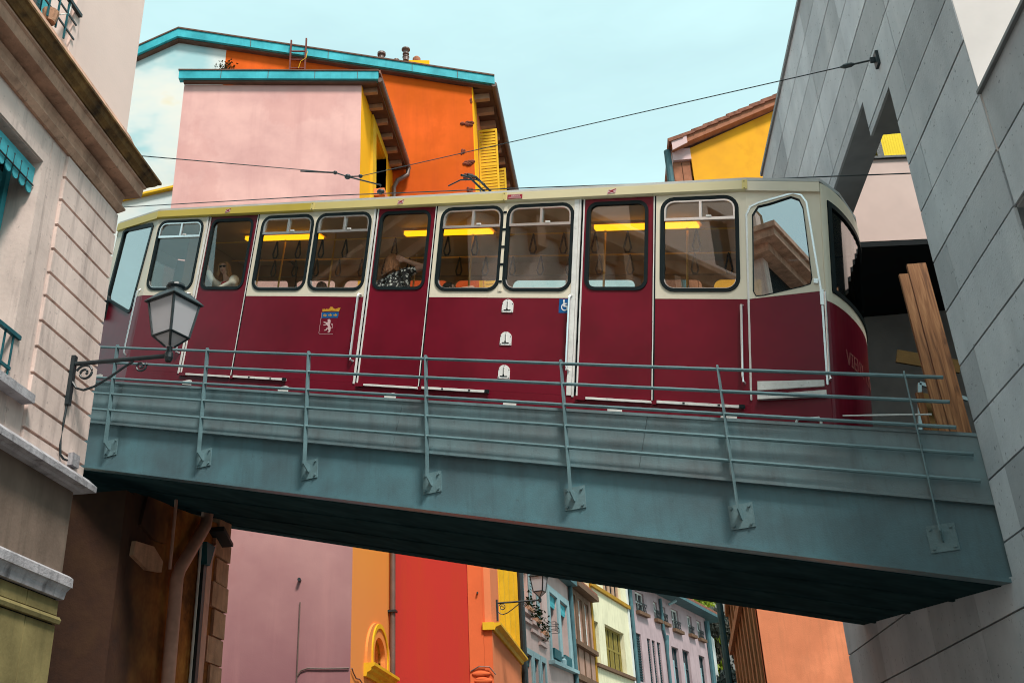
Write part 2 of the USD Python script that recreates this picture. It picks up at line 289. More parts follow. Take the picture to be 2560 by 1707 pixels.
for k in range(24):
    y = 9.2 - 0.9 * k
    part(T, 'cornice_bracket', LW.ext(Polygon([(y - 0.12, 12.7), (y + 0.12, 12.7), (y + 0.12, 13.45), (y - 0.12, 13.45)]), 0, 0.32), M['cornice'])
for z0, z1, ys in ((3.65, 3.785, [9.70, 9.13, 7.9, 6.7]), (2.3, 3.55, [9.70, 9.155, 8.3, 7.45, 6.6]), (1.2, 2.28, [9.70, 8.7, 7.6, 6.6])):
    for a, b in zip(ys[1:], ys[:-1]):
        part(T, 'stone_block', LW.box(a + 0.008, b - (0 if b > 9.6 else 0.008), z0, z1, -0.5, -0.022 + 0.004 * rng.random()), M['stone_olive'])
M['soot'] = M['joint']
for k, y in enumerate(WIN):                    # windows of the main storey and of the upper one
    w = part(T, 'window_surround', LW.ext(sbox(y - 0.13, 5.40, y + 1.225, 7.965).difference(sbox(y, 5.4, y + 1.10, 7.86)), 0, 0.022), M['stone_pale'])
    part(w, 'window_pane', LW.box(y + 0.05, y + 1.05, 5.5, 7.83, -0.36, -0.34), M['win_glass'])
    fr = sbox(y + 0.01, 5.47, y + 1.09, 7.84).difference(unary_union([sbox(y + 0.08, 5.55, y + 0.51, 7.1), sbox(y + 0.57, 5.55, y + 1.02, 7.1), sbox(y + 0.08, 7.16, y + 1.02, 7.8)]))
    part(w, 'window_frame', LW.ext(fr, -0.335, -0.29), M['teal'])
    sh = LW.box(y + 0.66, y + 0.80, 5.47, 7.6, -0.27, -0.23); sh2 = LW.box(y + 0.82, y + 0.87, 5.47, 7.6, -0.25, -0.23)
    part(w, 'folded_shutter', [sh, sh2], M['teal'])
    aw = part(T, 'awning_valance', LW.ext(sbox(y + 0.02, 7.575, y + 1.09, 7.775), -0.06, -0.045), M['teal'], 'scalloped teal metal valance' if k == 0 else None)
    part(aw, 'rail', LW.tube([(y + 0.01, 7.57, -0.035), (y + 1.09, 7.57, -0.035)], 0.008), M['iron'])
    for j in range(9):
        yc = y + 1.045 - 0.124 * j
        part(aw, 'tongue', LW.ext(unary_union([sbox(yc - 0.045, 7.515, yc + 0.045, 7.57), Point(yc, 7.515).buffer(0.045)]), -0.058, -0.047), M['teal'])
        if j: part(aw, 'slot', LW.ext(unary_union([sbox(yc + 0.054, 7.60, yc + 0.062, 7.70), Point(yc + 0.058, 7.70).buffer(0.012), Point(yc + 0.058, 7.60).buffer(0.009)]), -0.045, -0.043), M['iron'])
    s = part(T, 'window_sill', LW.box(y - 0.2, y + 1.45, 5.37, 5.455, 0, 0.13), M['ledge'])
    b = part(T, 'window_rail', LW.box(y - 0.02, y + 1.2, 5.915, 5.955, 0.01, 0.05), M['teal_dark'])
    part(b, 'lower_rail', LW.box(y - 0.02, y + 1.13, 5.58, 5.61, 0.02, 0.04), M['teal_dark'])
    for j in range(9): part(b, 'baluster', LW.box(y + 0.02 + 0.135 * j, y + 0.035 + 0.135 * j, 5.46, 5.915, 0.02, 0.035), M['teal_dark'])
    # upper storey
    part(T, 'pilaster_strip', LW.box(y + 1.19, y + 1.30, 9.36, 11.9, -0.004, 0.03), M['plaster_blush'])
    w = part(T, 'window_frame', LW.ext(sbox(y, 9.40, y + 1.15, 11.58).difference(unary_union([sbox(y + 0.07, 9.5, y + 0.54, 11.0), sbox(y + 0.61, 9.5, y + 1.08, 11.0)])), -0.30, -0.25), M['teal'])
    part(w, 'window_pane', LW.box(y + 0.03, y + 1.12, 9.42, 11.56, -0.33, -0.31), M['win_glass'])
    for j in (0, 1): part(T, 'window_pane', LW.box(y - 0.02, y + 1.16, 14.6 + 3 * j, 16.4 + 3 * j, -0.33, -0.28), M['win_glass'])
    b = part(T, 'balcony_rail', LW.box(y - 0.1, y + 1.27, 9.885, 9.925, 0.03, 0.07), M['iron'], 'dark iron grid railing')
    for z in (9.52, 9.72): part(b, 'rail', LW.box(y - 0.05, y + 1.22, z, z + 0.02, 0.04, 0.055), M['iron'])
    for j in range(7): part(b, 'baluster', LW.box(y + 0.17 * j, y + 0.017 + 0.17 * j, 9.38, 9.885, 0.04, 0.057), M['teal_dark'])
part(T, 'cable', LW.tube([(7.9, 11.8, 0.03), (8.1, 10.6, 0.04), (8.13, 10.1, 0.05), (8.1, 9.75, 0.05), (7.98, 9.62, 0.03)], 0.007), M['white_cable'])
part(T, 'lamp_cable', LW.tube([(9.205, 5.66, 0.05), (9.2, 5.45, 0.045), (9.2, 5.22, 0.045), (9.215, 5.12, 0.05), (9.27, 5.09, 0.06), (9.34, 5.10, 0.06)], 0.012), M['iron'])
part(T, 'junction_box', LW.box(9.39, 9.53, 5.07, 5.20, 0.035, 0.09), M['ledge'], 'small grey junction box')
for a in (0.25, 1.3):
    part(T, 'flower_pot', lathe([(0, 0), (0.06, 0), (0.085, 0.14), (0.07, 0.14), (0, 0.12)], LW(7.05 + a * 0.6, 9.38, 0.02), 10), M['quoin_rust'])

# ---------------------------------------------------------------- wall lantern (and its far twin's shape)
M['lamp_glass'] = usdkit.material(stage, '/World/Looks/frosted_glass', {
    'p': ('principled_bsdf', {'base_color': (0.75, 0.74, 0.77), 'roughness': 0.25, 'specular_ior_level': 0.6}), 't': ('translucent_bsdf', {'color': (0.75, 0.72, 0.74)}), 'm': ('mix_closure', {'fac': 0.55})},
    [('p.BSDF', 'm.closure1'), ('t.BSDF', 'm.closure2')], surface='m.closure')
def spiral(F, c, z, r, turns, a0, s=1, n=26, rad=0.012):
    pts = []
    for i in range(n):
        t = i / (n - 1); a = a0 + s * turns * 2 * math.pi * t; q = r * (1 - 0.82 * t)
        pts.append(F(0, z + q * math.sin(a), c + q * math.cos(a)))
    return tube(pts, rad, 6)
def lantern(name, label, F, z0, reach, k, rot, group):
    """F: frame with a along the wall, b up, c out of the wall; z0: height of the arm; k: size."""
    T = thing(name, label, 'lamp', F(0, z0, 0), group)
    part(T, 'wall_plate', [F.box(-0.03 * k, 0.03 * k, z0 - 0.45 * k, z0 + 0.09 * k, 0, 0.045 * k)], M['iron'])
    part(T, 'arm', F.tube([(0, z0, 0.02), (0, z0 + 0.005, reach * 0.98)], 0.024 * k), M['iron'])
    part(T, 'scroll', spiral(F, 0.16 * k, z0 - 0.11 * k, 0.095 * k, 1.6, math.pi * 0.9, -1, rad=0.013 * k), M['iron'])
    pts = [(0, z0 - 0.2 * k, 0.04), (0, z0 - 0.27 * k, 0.09 * k), (0, z0 - 0.3 * k, 0.17 * k), (0, z0 - 0.27 * k, 0.28 * k), (0, z0 - 0.18 * k, 0.43 * k), (0, z0 - 0.08 * k, 0.57 * k), (0, z0 - 0.025, 0.66 * k)]
    part(T, 'brace', F.tube(pts, 0.013 * k, 6), M['iron'])
    part(T, 'scroll', spiral(F, 0.745 * k, z0 - 0.085 * k, 0.065 * k, 1.5, 0.5, -1, rad=0.011 * k), M['iron'])
    C = F(0, z0, reach)
    part(T, 'cup', lathe([(0, -0.06 * k), (0.03 * k, -0.06 * k), (0.045 * k, -0.02 * k), (0.045 * k, 0.03 * k), (0.03 * k, 0.05 * k), (0.03 * k, 0.1 * k), (0, 0.1 * k)], C, 10), M['iron'])
    ca, sa = math.cos(rot), math.sin(rot)
    def ring(h, z): return [C + k * np.array([ca * x * h - sa * y * h, sa * x * h + ca * y * h, z]) for x, y in ((-1, -1), (1, -1), (1, 1), (-1, 1))]
    tip, bot, top, brim, cap = ring(0.03, 0.105), ring(0.125, 0.215), ring(0.178, 0.60), ring(0.21, 0.595), ring(0.115, 0.715)
    fr = []
    for i in range(4):
        j = (i + 1) % 4
        for a, b, w in ((bot[i], top[i], 0.016), (bot[i], bot[j], 0.016), (tip[i], bot[i], 0.013), (top[i], top[j], 0.016)): fr.append(tube([a, b], w * k, 4))
    part(T, 'lantern_frame', fr, M['iron'])
    for i in range(4):
        j = (i + 1) % 4
        q = np.array([bot[i], bot[j], top[j], top[i]]); n = np.cross(q[1] - q[0], q[2] - q[0]); n /= np.linalg.norm(n)
        v = np.vstack([q, q - n * 0.004]); f = np.array([[0, 1, 2], [0, 2, 3], [4, 6, 5], [4, 7, 6]])
        part(T, 'pane', trimesh.Trimesh(v, f, process=False), M['lamp_glass'])
        q = np.array([tip[i], tip[j], bot[j], bot[i]])
        part(T, 'pane', trimesh.Trimesh(q, np.array([[0, 1, 2], [0, 2, 3]]), process=False), M['lamp_glass'])
    hood = m3.Manifold.hull_points(np.array(brim + [p + UP * 0.012 * k for p in brim] + cap)).to_mesh()
    hood = trimesh.Trimesh(np.array(hood.vert_properties)[:, :3], np.array(hood.tri_verts), process=False)
    h = part(T, 'hood', hood, M['iron'])
    part(h, 'finial', lathe([(0, 0.71 * k), (0.085 * k, 0.71 * k), (0.09 * k, 0.745 * k), (0.075 * k, 0.77 * k), (0.1 * k, 0.79 * k), (0.095 * k, 0.815 * k), (0.05 * k, 0.835 * k), (0, 0.84 * k)], C, 14), M['iron'])
    return T
lantern('wall_lantern', 'large black iron lantern on a scroll bracket fixed to the pale quoins', Fr((XL + 0.03, 9.21, 0), (0, 1, 0), UP, (1, 0, 0)), 6.09, 1.03, 1.0, math.radians(-23), None)

# ---------------------------------------------------------------- bridge
T = thing('railway_bridge', 'grey-teal painted steel bridge sloping across the street under the red car', 'bridge', BR(-3, -2.8, 0))
UA, UB = -17.0, 4.75
def parap(c0, c1, out):
    joints = [UA, -13.2, -8.9, -3.25, 0.35, UB]
    for a, b in zip(joints[:-1], joints[1:]):
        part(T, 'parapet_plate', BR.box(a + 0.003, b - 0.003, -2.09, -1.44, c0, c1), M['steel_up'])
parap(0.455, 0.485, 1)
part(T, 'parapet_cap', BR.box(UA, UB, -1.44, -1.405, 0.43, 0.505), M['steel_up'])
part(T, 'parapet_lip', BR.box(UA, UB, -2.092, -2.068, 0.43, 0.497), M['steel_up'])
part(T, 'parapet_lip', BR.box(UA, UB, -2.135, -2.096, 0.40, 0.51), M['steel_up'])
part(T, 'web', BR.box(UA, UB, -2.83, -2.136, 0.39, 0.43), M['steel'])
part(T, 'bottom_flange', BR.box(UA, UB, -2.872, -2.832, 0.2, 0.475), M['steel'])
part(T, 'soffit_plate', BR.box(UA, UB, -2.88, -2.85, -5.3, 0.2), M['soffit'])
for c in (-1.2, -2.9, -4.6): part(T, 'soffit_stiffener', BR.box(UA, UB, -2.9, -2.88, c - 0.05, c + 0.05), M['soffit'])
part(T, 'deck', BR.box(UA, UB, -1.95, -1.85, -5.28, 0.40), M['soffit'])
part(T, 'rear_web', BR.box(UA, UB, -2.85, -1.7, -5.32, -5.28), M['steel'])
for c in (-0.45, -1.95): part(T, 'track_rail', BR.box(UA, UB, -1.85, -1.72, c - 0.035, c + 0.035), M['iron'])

T = thing('bridge_railing', 'teal-grey tubular railing with seven flat posts bolted to the bridge side', 'railing', BR(-3, -2.0, 0.6))
NP = np.array(N); HR = np.array([-_l[0], -_l[1], 0])       # level direction along the bridge
for k, v in enumerate((-0.835, -1.103, -1.374, -1.645, -1.917)):
    part(T, 'rail', BR.tube([(-17, v, 0.56), (3.62 + 0.08 * k + (0.1 if k > 2 else 0), v, 0.56)], 0.0215, 8), M['steel_rail'], smooth=40)
for u in (-11.35, -9.26, -7.165, -5.09, -3.0, -0.915, 1.15, 3.225):
    t = BR(u, -0.785, 0.56); PF = Fr(t, HR, UP, N)            # upright frame at the post's top
    bar_ = unary_union([sbox(-0.035, -1.80, 0.035, -0.03), Point(0, -0.03).buffer(0.035), Polygon([(-0.035, -1.80), (0.035, -1.86), (0.035, -1.70), (-0.035, -1.62), ])])
    PC = Fr(t, N, UP, -HR)
    m = PC.ext(unary_union([sbox(-0.035, -1.74, 0.035, -0.03), Point(0, -0.03).buffer(0.035), Polygon([(0.035, -1.735), (0.035, -1.62), (-0.035, -1.70), (-0.118, -1.72), (-0.118, -1.83), (-0.08, -1.83)])]), -0.008, 0.008)
    p = part(T, 'post', m, M['steel_rail'])
    pl = [PF.box(-0.138, 0.138, -1.925, -1.648, -0.13, -0.115)]
    for a in (-0.1, 0.1):
        for b in (-1.885, -1.685):
            c = trimesh.creation.cylinder(0.018, 0.024, sections=6); c.apply_translation([a, b, -0.105]); pl.append(PF.put(c))
    part(p, 'base_plate', pl, M['steel_rail'])

# abutment below the bridge on the left
T = thing('bridge_abutment', 'dark rust coloured stucco abutment with sandstone quoins under the bridge', 'wall', (-7.6, 17, 0))
AW = Fr((-7.6, 0, 0), (0, 1, 0), UP, (1, 0, 0))
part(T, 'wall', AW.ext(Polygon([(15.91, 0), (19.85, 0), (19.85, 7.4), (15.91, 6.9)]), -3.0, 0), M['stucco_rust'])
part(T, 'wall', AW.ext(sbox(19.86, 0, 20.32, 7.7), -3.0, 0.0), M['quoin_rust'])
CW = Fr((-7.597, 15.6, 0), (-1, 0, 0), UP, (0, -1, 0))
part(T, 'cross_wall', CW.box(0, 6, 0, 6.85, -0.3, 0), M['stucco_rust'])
qz = [7.7, 7.06, 6.7, 6.2, 5.7, 5.18, 4.67, 4.18, 3.64, 3.1, 2.55, 2.0]
for i, (z1, z0) in enumerate(zip(qz[:-1], qz[1:])):
    y0 = 19.45 if i % 2 else 19.68
    part(T, 'quoin_block', AW.box(y0 + 0.08 * rng.random(), 20.355, z0 + 0.016, z1 - 0.016, -0.6, 0.04 + 0.04 * rng.random()), M['quoin_rust'])
part(T, 'patch', AW.ext(Polygon([(15.95, 5.86), (15.99, 6.1), (16.7, 6.18), (17.12, 6.02), (17.1, 5.83), (16.55, 5.75)]), 0, 0.07), M['quoin_rust'])
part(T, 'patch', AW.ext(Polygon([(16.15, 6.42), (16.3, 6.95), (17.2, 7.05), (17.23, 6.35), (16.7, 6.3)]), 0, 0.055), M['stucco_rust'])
part(T, 'drain_pipe', AW.tube([(18.8, 7.5, 0.14), (18.66, 7.05, 0.16), (17.64, 6.0, 0.16), (17.55, 5.8, 0.16), (17.57, 4.0, 0.16), (17.58, 1.0, 0.16)], 0.115, 14), M['pipe_pink'], smooth=50)
for y0, r_, z0, z1, mtl in ((17.4, 0.03, 5.95, 7.2, 'pipe_pink'), (17.75, 0.03, 1.0, 5.75, 'pipe_pink'), (17.83, 0.017, 1.0, 5.75, 'stone_low'), (18.72, 0.024, 1.0, 6.72, 'white_cable')):
    part(T, 'conduit', AW.tube([(y0, z0, 0.08), (y0, z1, 0.08)], r_, 6), M[mtl])
part(T, 'downpipe', AW.box(18.82, 18.96, 1.0, 6.5, 0.03, 0.13), M['iron'])
part(T, 'funnel', AW.ext(Polygon([(18.81, 6.35), (18.97, 6.35), (19.16, 6.76), (18.73, 6.76)]), 0.01, 0.19), M['teal_dark'])
part(T, 'board', AW.ext(Polygon([(18.97, 1.0), (19.16, 1.0), (19.27, 6.5), (19.43, 6.9), (19.22, 6.78), (19.0, 6.3)]), 0.0, 0.12), M['pipe_pink'])
part(T, 'shelf', AW.ext(Polygon([(19.27, 7.1), (19.84, 6.92), (19.84, 6.98), (19.27, 7.19)]), 0.0, 0.3), M['iron'])

# ---------------------------------------------------------------- grey panelled building on the right
T = thing('grey_panel_building', 'grey concrete panel building with dark joints that the bridge runs into', 'building', (XG, 12, 0))
rows = [13.36, 12.75, 12.12, 11.49, 10.85, 10.20, 9.57, 8.93, 8.30, 7.66, 7.01, 6.40, 5.76, 5.14, 4.51, 3.88, 3.24, 2.6, 1.95, 1.3, 0.65, 0.0]
cols = [18.04, 15.84, 13.28, 11.55, 9.9, 8.255]
opening = Polygon([(-10.38, 3.55), (-10.38, 9.45), (-11.38, 9.45), (-11.38, 10.0), (-16.9, 10.0), (-16.9, 4.2)])
full = sbox(-18.02, 0, -8.5, 13.34).difference(opening)
part(T, 'core_wall', GW.ext(full, -0.44, -0.03), M['concrete_core'])
for z1, z0 in zip(rows[:-1], rows[1:]):
    for y1, y0 in zip(cols[:-1], cols[1:]):
        pl = sbox(-y1 + 0.003, z0 + 0.011, -y0 - 0.003, z1 - 0.011).difference(opening)
        if pl.area > 0.02: part(T, 'panel', GW.ext(pl, -0.03, 0.012 * rng.random() * 0.4), M['concrete'])
part(T, 'coping', GW.box(-18.08, -8.2, 13.345, 13.42, -0.7, 0.04), M['concrete_core'])
# lower near block
opn = sbox(-8.26, 4.2, -5.5, 6.38)
part(T, 'core_wall', GW.ext(sbox(-8.25, 0, 2, 7.64).difference(opn), -0.5, -0.03), M['concrete_core'])
cols2 = [8.255, 6.6, 4.95, 3.3, 1.65, 0.0]
for z1, z0 in zip(rows[9:-1], rows[10:]):
    for y1, y0 in zip(cols2[:-1], cols2[1:]):
        pl = sbox(-y1 + 0.012, z0 + 0.011, -y0 - 0.003, z1 - 0.011).difference(opn)
        if pl.area > 0.02: part(T, 'panel', GW.ext(pl, -0.03, -0.012 + 0.003 * rng.random()), M['concrete'])
part(T, 'coping', GW.box(-8.25, 2, 7.645, 7.68, -0.55, 0.03), M['concrete_core'])
part(T, 'side_wall', Fr((XG + .3, 7.4, 0), (1, 0, 0), UP, (0, -1, 0)).box(0.3, 6, 4.2, 6.38, -0.2, 0), M['plaster_portal'])
d_ = np.array([math.sin(math.radians(105.9)), math.cos(math.radians(105.9)), 0])
PW = Fr((XG + 0.003, 8.252, 0), d_, UP, (d_[1], -d_[0], 0))
part(T, 'pale_wall', PW.box(0, 7, 7.0, 9.02, -0.2, 0), M['pale_wall'])
part(T, 'pale_wall', PW.box(0, 7, 9.04, 14.5, -0.2, 0), M['pale_wall'])
part(T, 'end_wall', Fr((XG + 0.01, 18.0, 0), (1, 0, 0), UP, (0, 1, 0)).box(0, 8, 0, 13.3, -0.3, 0), M['concrete_core'])
# court behind the opening: plastered wall above a dark vault, yellow sheet above
hq = math.radians(85); PD = np.array([math.sin(hq), math.cos(hq), 0])
PT = Fr((4.56, 15.0, 0), PD, UP, (math.cos(hq), -math.sin(hq), 0))
part(T, 'portal_wall', PT.box(-0.55, 5, 9.92, 11.50, -0.3, 0), M['plaster_portal'])
part(T, 'window_sill', PT.box(-0.55, 5, 11.50, 11.54, -0.3, 0.05), M['iron'])
part(T, 'window_mullion', PT.box(0.73, 0.84, 11.54, 12.5, -0.2, -0.1), M['iron'])
part(T, 'yellow_sheet', PT.box(-0.55, 5, 11.55, 12.6, -0.3, -0.26), M['yellow_sheet'], 'bright yellow corrugated sheet seen through the opening')
for k in range(44): part(T, 'sheet_rib', PT.box(0.0 + 0.045 * k, 0.022 + 0.045 * k, 11.55, 12.6, -0.26, -0.257), M['yellow_sheet'])
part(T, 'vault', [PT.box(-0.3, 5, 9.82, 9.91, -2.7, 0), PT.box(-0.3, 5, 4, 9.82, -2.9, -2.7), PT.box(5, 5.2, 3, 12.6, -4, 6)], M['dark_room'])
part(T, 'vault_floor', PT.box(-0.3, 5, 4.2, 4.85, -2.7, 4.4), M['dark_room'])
# ---------------------------------------------------------------- the funicular car
Uc = U - 0.006 * V; Uc /= np.linalg.norm(Uc); Vc = V + 0.006 * U; Vc /= np.linalg.norm(Vc)
CO = P0 - U * 4 + Uc * 4
VS = Vc - 0.16 * Uc                            # the body's posts lean back against the slope
CF = Fr(CO, Uc, VS, N)                         # s along, w up, n outward
CP = Fr(CO, Uc, N, VS)                         # plan frame: s, n, then w
M['car_red'] = mat('car_red', (0.135, 0.004, 0.014), 0.33, 0.12, 0.9, col2=(0.175, 0.005, 0.019), spec=0.3, coat=0.0, bump=0.10, bscale=3, streak=0.15, dirt=(0.09, 0.008, 0.016))
M['car_cream'] = mat('car_cream', (0.78, 0.69, 0.55), 0.4, 0.05, 0.6, spec=0.5, bump=0.03, streak=0.15, dirt=(0.56, 0.46, 0.27))
M['car_gutter'] = mat('car_gutter', (0.68, 0.53, 0.16), 0.35, 0.10, 0.35, col2=(0.70, 0.58, 0.26), spec=0.5, bump=0.03)
M['gutter_yellow'] = mat('gutter_yellow', (0.60, 0.44, 0.07), 0.35, 0.08, 0.35, spec=0.4, bump=0.03)
M['gutter_pale'] = mat('gutter_pale', (0.72, 0.63, 0.40), 0.35, 0.08, 0.35, spec=0.4, bump=0.03)
M['car_roof'] = mat('car_roof', (0.5, 0.5, 0.5), 0.5, 0.1)
M['rubber'] = mat('black_rubber', (0.008, 0.014, 0.016), 0.5, 0.1)
M['chrome'] = mat('polished_steel', (0.92, 0.90, 0.90), 0.22, 0.05, 3.0, metal=0.85, bump=0.03)
M['white_metal'] = mat('white_metal', (0.75, 0.73, 0.70), 0.45, 0.12, 6.0, spots=0.3, dirt=(0.15, 0.13, 0.12))
M['car_glass'] = glass('car_glass', (0.92, 0.93, 0.91), 0.085)
M['cab_glass'] = glass('cab_glass', (0.45, 0.5, 0.5), 0.42)
M['ceiling'] = mat('car_ceiling', (0.55, 0.40, 0.22), 0.6, 0.08)
M['lining'] = mat('car_lining', (0.36, 0.25, 0.13), 0.6, 0.1)
M['brass'] = mat('yellow_pole', (0.75, 0.45, 0.08), 0.35, 0.1, metal=0.3)
M['strap'] = mat('grey_strap', (0.018, 0.02, 0.018), 0.6)
M['tube_light'] = emit('tube_light', (1.0, 0.44, 0.006), 0.85)
M['sticker_blue'] = mat('sticker_blue', (0.01, 0.10, 0.28), 0.4, 0.05)
M['white_paint'] = mat('white_print', (0.8, 0.78, 0.76), 0.5, 0.05)
M['gold_print'] = mat('gold_print', (0.55, 0.27, 0.03), 0.45, 0.2, 30)
M['red_print'] = mat('red_print', (0.35, 0.03, 0.05), 0.5, 0.05)
M['faded_letter'] = mat('faded_letter', (0.30, 0.09, 0.08), 0.6, 0.1)
M['blush_print'] = mat('blush_print', (0.62, 0.42, 0.42), 0.5, 0.05)
C = thing('funicular_car', 'dark red and cream funicular car with three doors standing on the bridge', 'funicular', CF(-4, -1.5, -1.2))
DOORS = [(-8.45, -7.24), (-4.745, -3.56), (-1.11, 0.02)]
WINS = {(-9.72, -8.45): [(-9.68, -8.52)], (-7.24, -4.745): [(-7.14, -5.98), (-5.935, -4.79)], (-3.56, -1.11): [(-3.47, -2.355), (-2.305, -1.2)], (0.02, 1.28): [(0.10, 1.18)]}
SEAM, W0, W1, TOP, BOT = 0.325, 0.42, 1.80, 1.84, -1.06
part(C, 'skirt', [CF.box(-9.72, 1.28, -1.55, BOT - 0.002, -0.05, 0.0)], M['car_red'])
for (a, b), ws in WINS.items():
    part(C, 'side_panel', CF.box(a, b, BOT, SEAM - 0.003, -0.05, 0), M['car_red'])
    hole = unary_union([rrect(p + 0.02, q - 0.02, W0 + 0.02, W1 - 0.02, 0.17) for p, q in ws])
    part(C, 'window_band', CF.ext(sbox(a, SEAM, b, TOP).difference(hole), -0.05, 0.001), M['car_cream'])
    for p, q in ws:
        o = rrect(p, q, W0, W1, 0.19)
        w = part(C, 'window', CF.ext(o.difference(o.buffer(-0.05)), -0.04, 0.014), M['rubber'])
        part(w, 'pane', CF.ext(o.buffer(-0.04), -0.022, -0.016), M['car_glass'])
        inn = o.buffer(-0.052)
        ring = inn.difference(inn.buffer(-0.022)).intersection(sbox(-20, 1.45, 9, 3))
        barp = sbox(p + 0.052, 1.452, q - 0.052, 1.492); mul = sbox((p + q) / 2 - 0.018 + 0.02, 1.47, (p + q) / 2 + 0.018 + 0.02, W1 - 0.06)
        part(w, 'vent_frame', CF.ext(unary_union([ring, barp, mul]), -0.015, 0.008), M['chrome'])
        low = inn.difference(inn.buffer(-0.009)).intersection(sbox(-20, 0, 9, 0.6))
        part(w, 'lower_bead', CF.ext(low, -0.015, 0.003), M['chrome'])
        part(w, 'vent_catch', CF.box((p + q) / 2 + 0.1, (p + q) / 2 + 0.17, 1.492, 1.515, 0.0, 0.02), M['white_metal'])
for a, b in DOORS:
    o = rrect(a + 0.10, b - 0.10, 0.445, 1.79, 0.16)
    d = part(C, 'door', CF.ext(sbox(a + 0.05, BOT, b - 0.02, TOP).difference(o.buffer(-0.02)), -0.06, -0.012), M['car_red'])
    part(d, 'gasket', CF.ext(o.difference(o.buffer(-0.05)), -0.05, 0.0), M['rubber'])
    part(d, 'pane', CF.ext(o.buffer(-0.04), -0.032, -0.026), M['car_glass'])
    part(d, 'rubber_edge', CF.box(a + 0.012, a + 0.05, BOT, TOP, -0.06, -0.02), M['rubber'])
    part(d, 'trim', CF.box(a + 0.05, a + 0.066, BOT, TOP, -0.012, 0.006), M['white_metal'])
    part(d, 'trim', CF.box(a - 0.012, a + 0.012, BOT - 0.02, TOP, -0.012, 0.012), M['white_metal'])
    part(d, 'trim', CF.box(b - 0.02, b - 0.006, BOT, TOP, -0.012, 0.008), M['white_metal'])
    part(d, 'rubber_edge', CF.box(b - 0.006, b + 0.014, BOT, TOP, -0.012, 0.004), M['rubber'])
    part(C, 'door_sill', [CF.box(a + 0.2, b - 0.02, -1.105, -1.075, 0.0, 0.03)], M['white_metal'])
    part(C, 'sill_bracket', CF.box(a + 0.06, a + 0.19, -1.12, -1.065, 0.0, 0.026), M['car_red']); part(C, 'sill_bracket', CF.box(b - 0.0, b + 0.05, -1.12, -1.065, 0.0, 0.026), M['car_red'])
    r = part(C, 'door_track', [CF.box(b + 0.06, b + 1.17, -1.10, -1.065, 0.0, 0.03)], M['white_metal'])
    part(r, 'stop', CF.box(b + 1.12, b + 1.19, -1.105, -1.06, 0.028, 0.045), M['rubber'])
    for x in (0.4, 0.85): part(r, 'bolt', CF.box(b + x, b + x + 0.03, -1.09, -1.072, 0.028, 0.036), M['rubber'])
    h = a - 0.085 if a > -8 else a - 0.09
    part(C, 'grab_rail', [CF.tube([(h + 0.02, 0.36, 0.0), (h, 0.35, 0.05), (h, 0.3, 0.06), (h, -0.66, 0.06), (h, -0.72, 0.05), (h + 0.02, -0.73, 0.0)], 0.017, 8)], M['chrome'], smooth=50)
# ribbed post between the third pair of windows
part(C, 'post_cover', [CF.box(-2.36, -2.30, W0, W1, 0.001, 0.012)], M['car_cream'])
for w in (0.55, 0.82, 1.1, 1.38, 1.66): part(C, 'hinge', CF.box(-2.36, -2.305, w, w + 0.035, 0.012, 0.02), M['rubber'])
part(C, 'riveted_strip', [CF.box(-1.2, -1.13, BOT, TOP, 0.001, 0.01)] , M['white_metal'])
# gutter band with joint covers
joint = [-9.72, -6.03, -2.34, 1.28]
for a, b in zip(joint[:-1], joint[1:]):
    part(C, 'gutter_band', CF.sweep_a([(-0.05, TOP), (0.012, TOP), (0.05, TOP + 0.02), (0.052, 1.985), (0.03, 1.995), (-0.05, 1.995)], a + 0.002, b - 0.002), M[{-9.72: 'gutter_yellow', -6.03: 'car_gutter', -2.34: 'gutter_pale'}[a]])
for s in joint[1:]:
    j = part(C, 'joint_cover', CF.box(s - 0.035, s + 0.035, TOP + 0.015, 1.99, 0.05, 0.058), M['car_gutter'])
    part(j, 'rivet', [CF.box(s - 0.012, s, w, w + 0.012, 0.058, 0.062) for w in (1.86, 1.96)], M['rubber'])
for s, a in ((-7.95, 0.06), (-4.23, 0.06), (-0.61, 0.07)):
    q = part(C, 'warning_sticker', CF.ext(Polygon([(s - a, 1.875), (s + a * .8, 1.89), (s + a, 1.955), (s - a * .8, 1.94)]), 0.0535, 0.0555), M['blush_print'])
    part(q, 'bolt_mark', [CF.ext(LineString([(s - 0.05, 1.89), (s + 0.02, 1.92), (s - 0.01, 1.925), (s + 0.06, 1.95)]).buffer(0.006), 0.0555, 0.057), CF.ext(LineString([(s - 0.04, 1.935), (s + 0.04, 1.895)]).buffer(0.005), 0.0555, 0.057)], M['red_print'])
q = part(C, 'danger_plate', CF.box(-2.29, -2.04, 1.875, 1.945, 0.0535, 0.057), M['red_print'])
t = meshkit.text_mesh('DANGER', 0.026, 0.002, bold=True); t.apply_translation([-2.225, 1.912, 0.057]); part(q, 'lettering', CF.put(t), M['blush_print'])
part(q, 'print_line', [CF.box(-2.27, -2.06, w, w + 0.006, 0.057, 0.058) for w in (1.883, 1.897)], M['blush_print'])
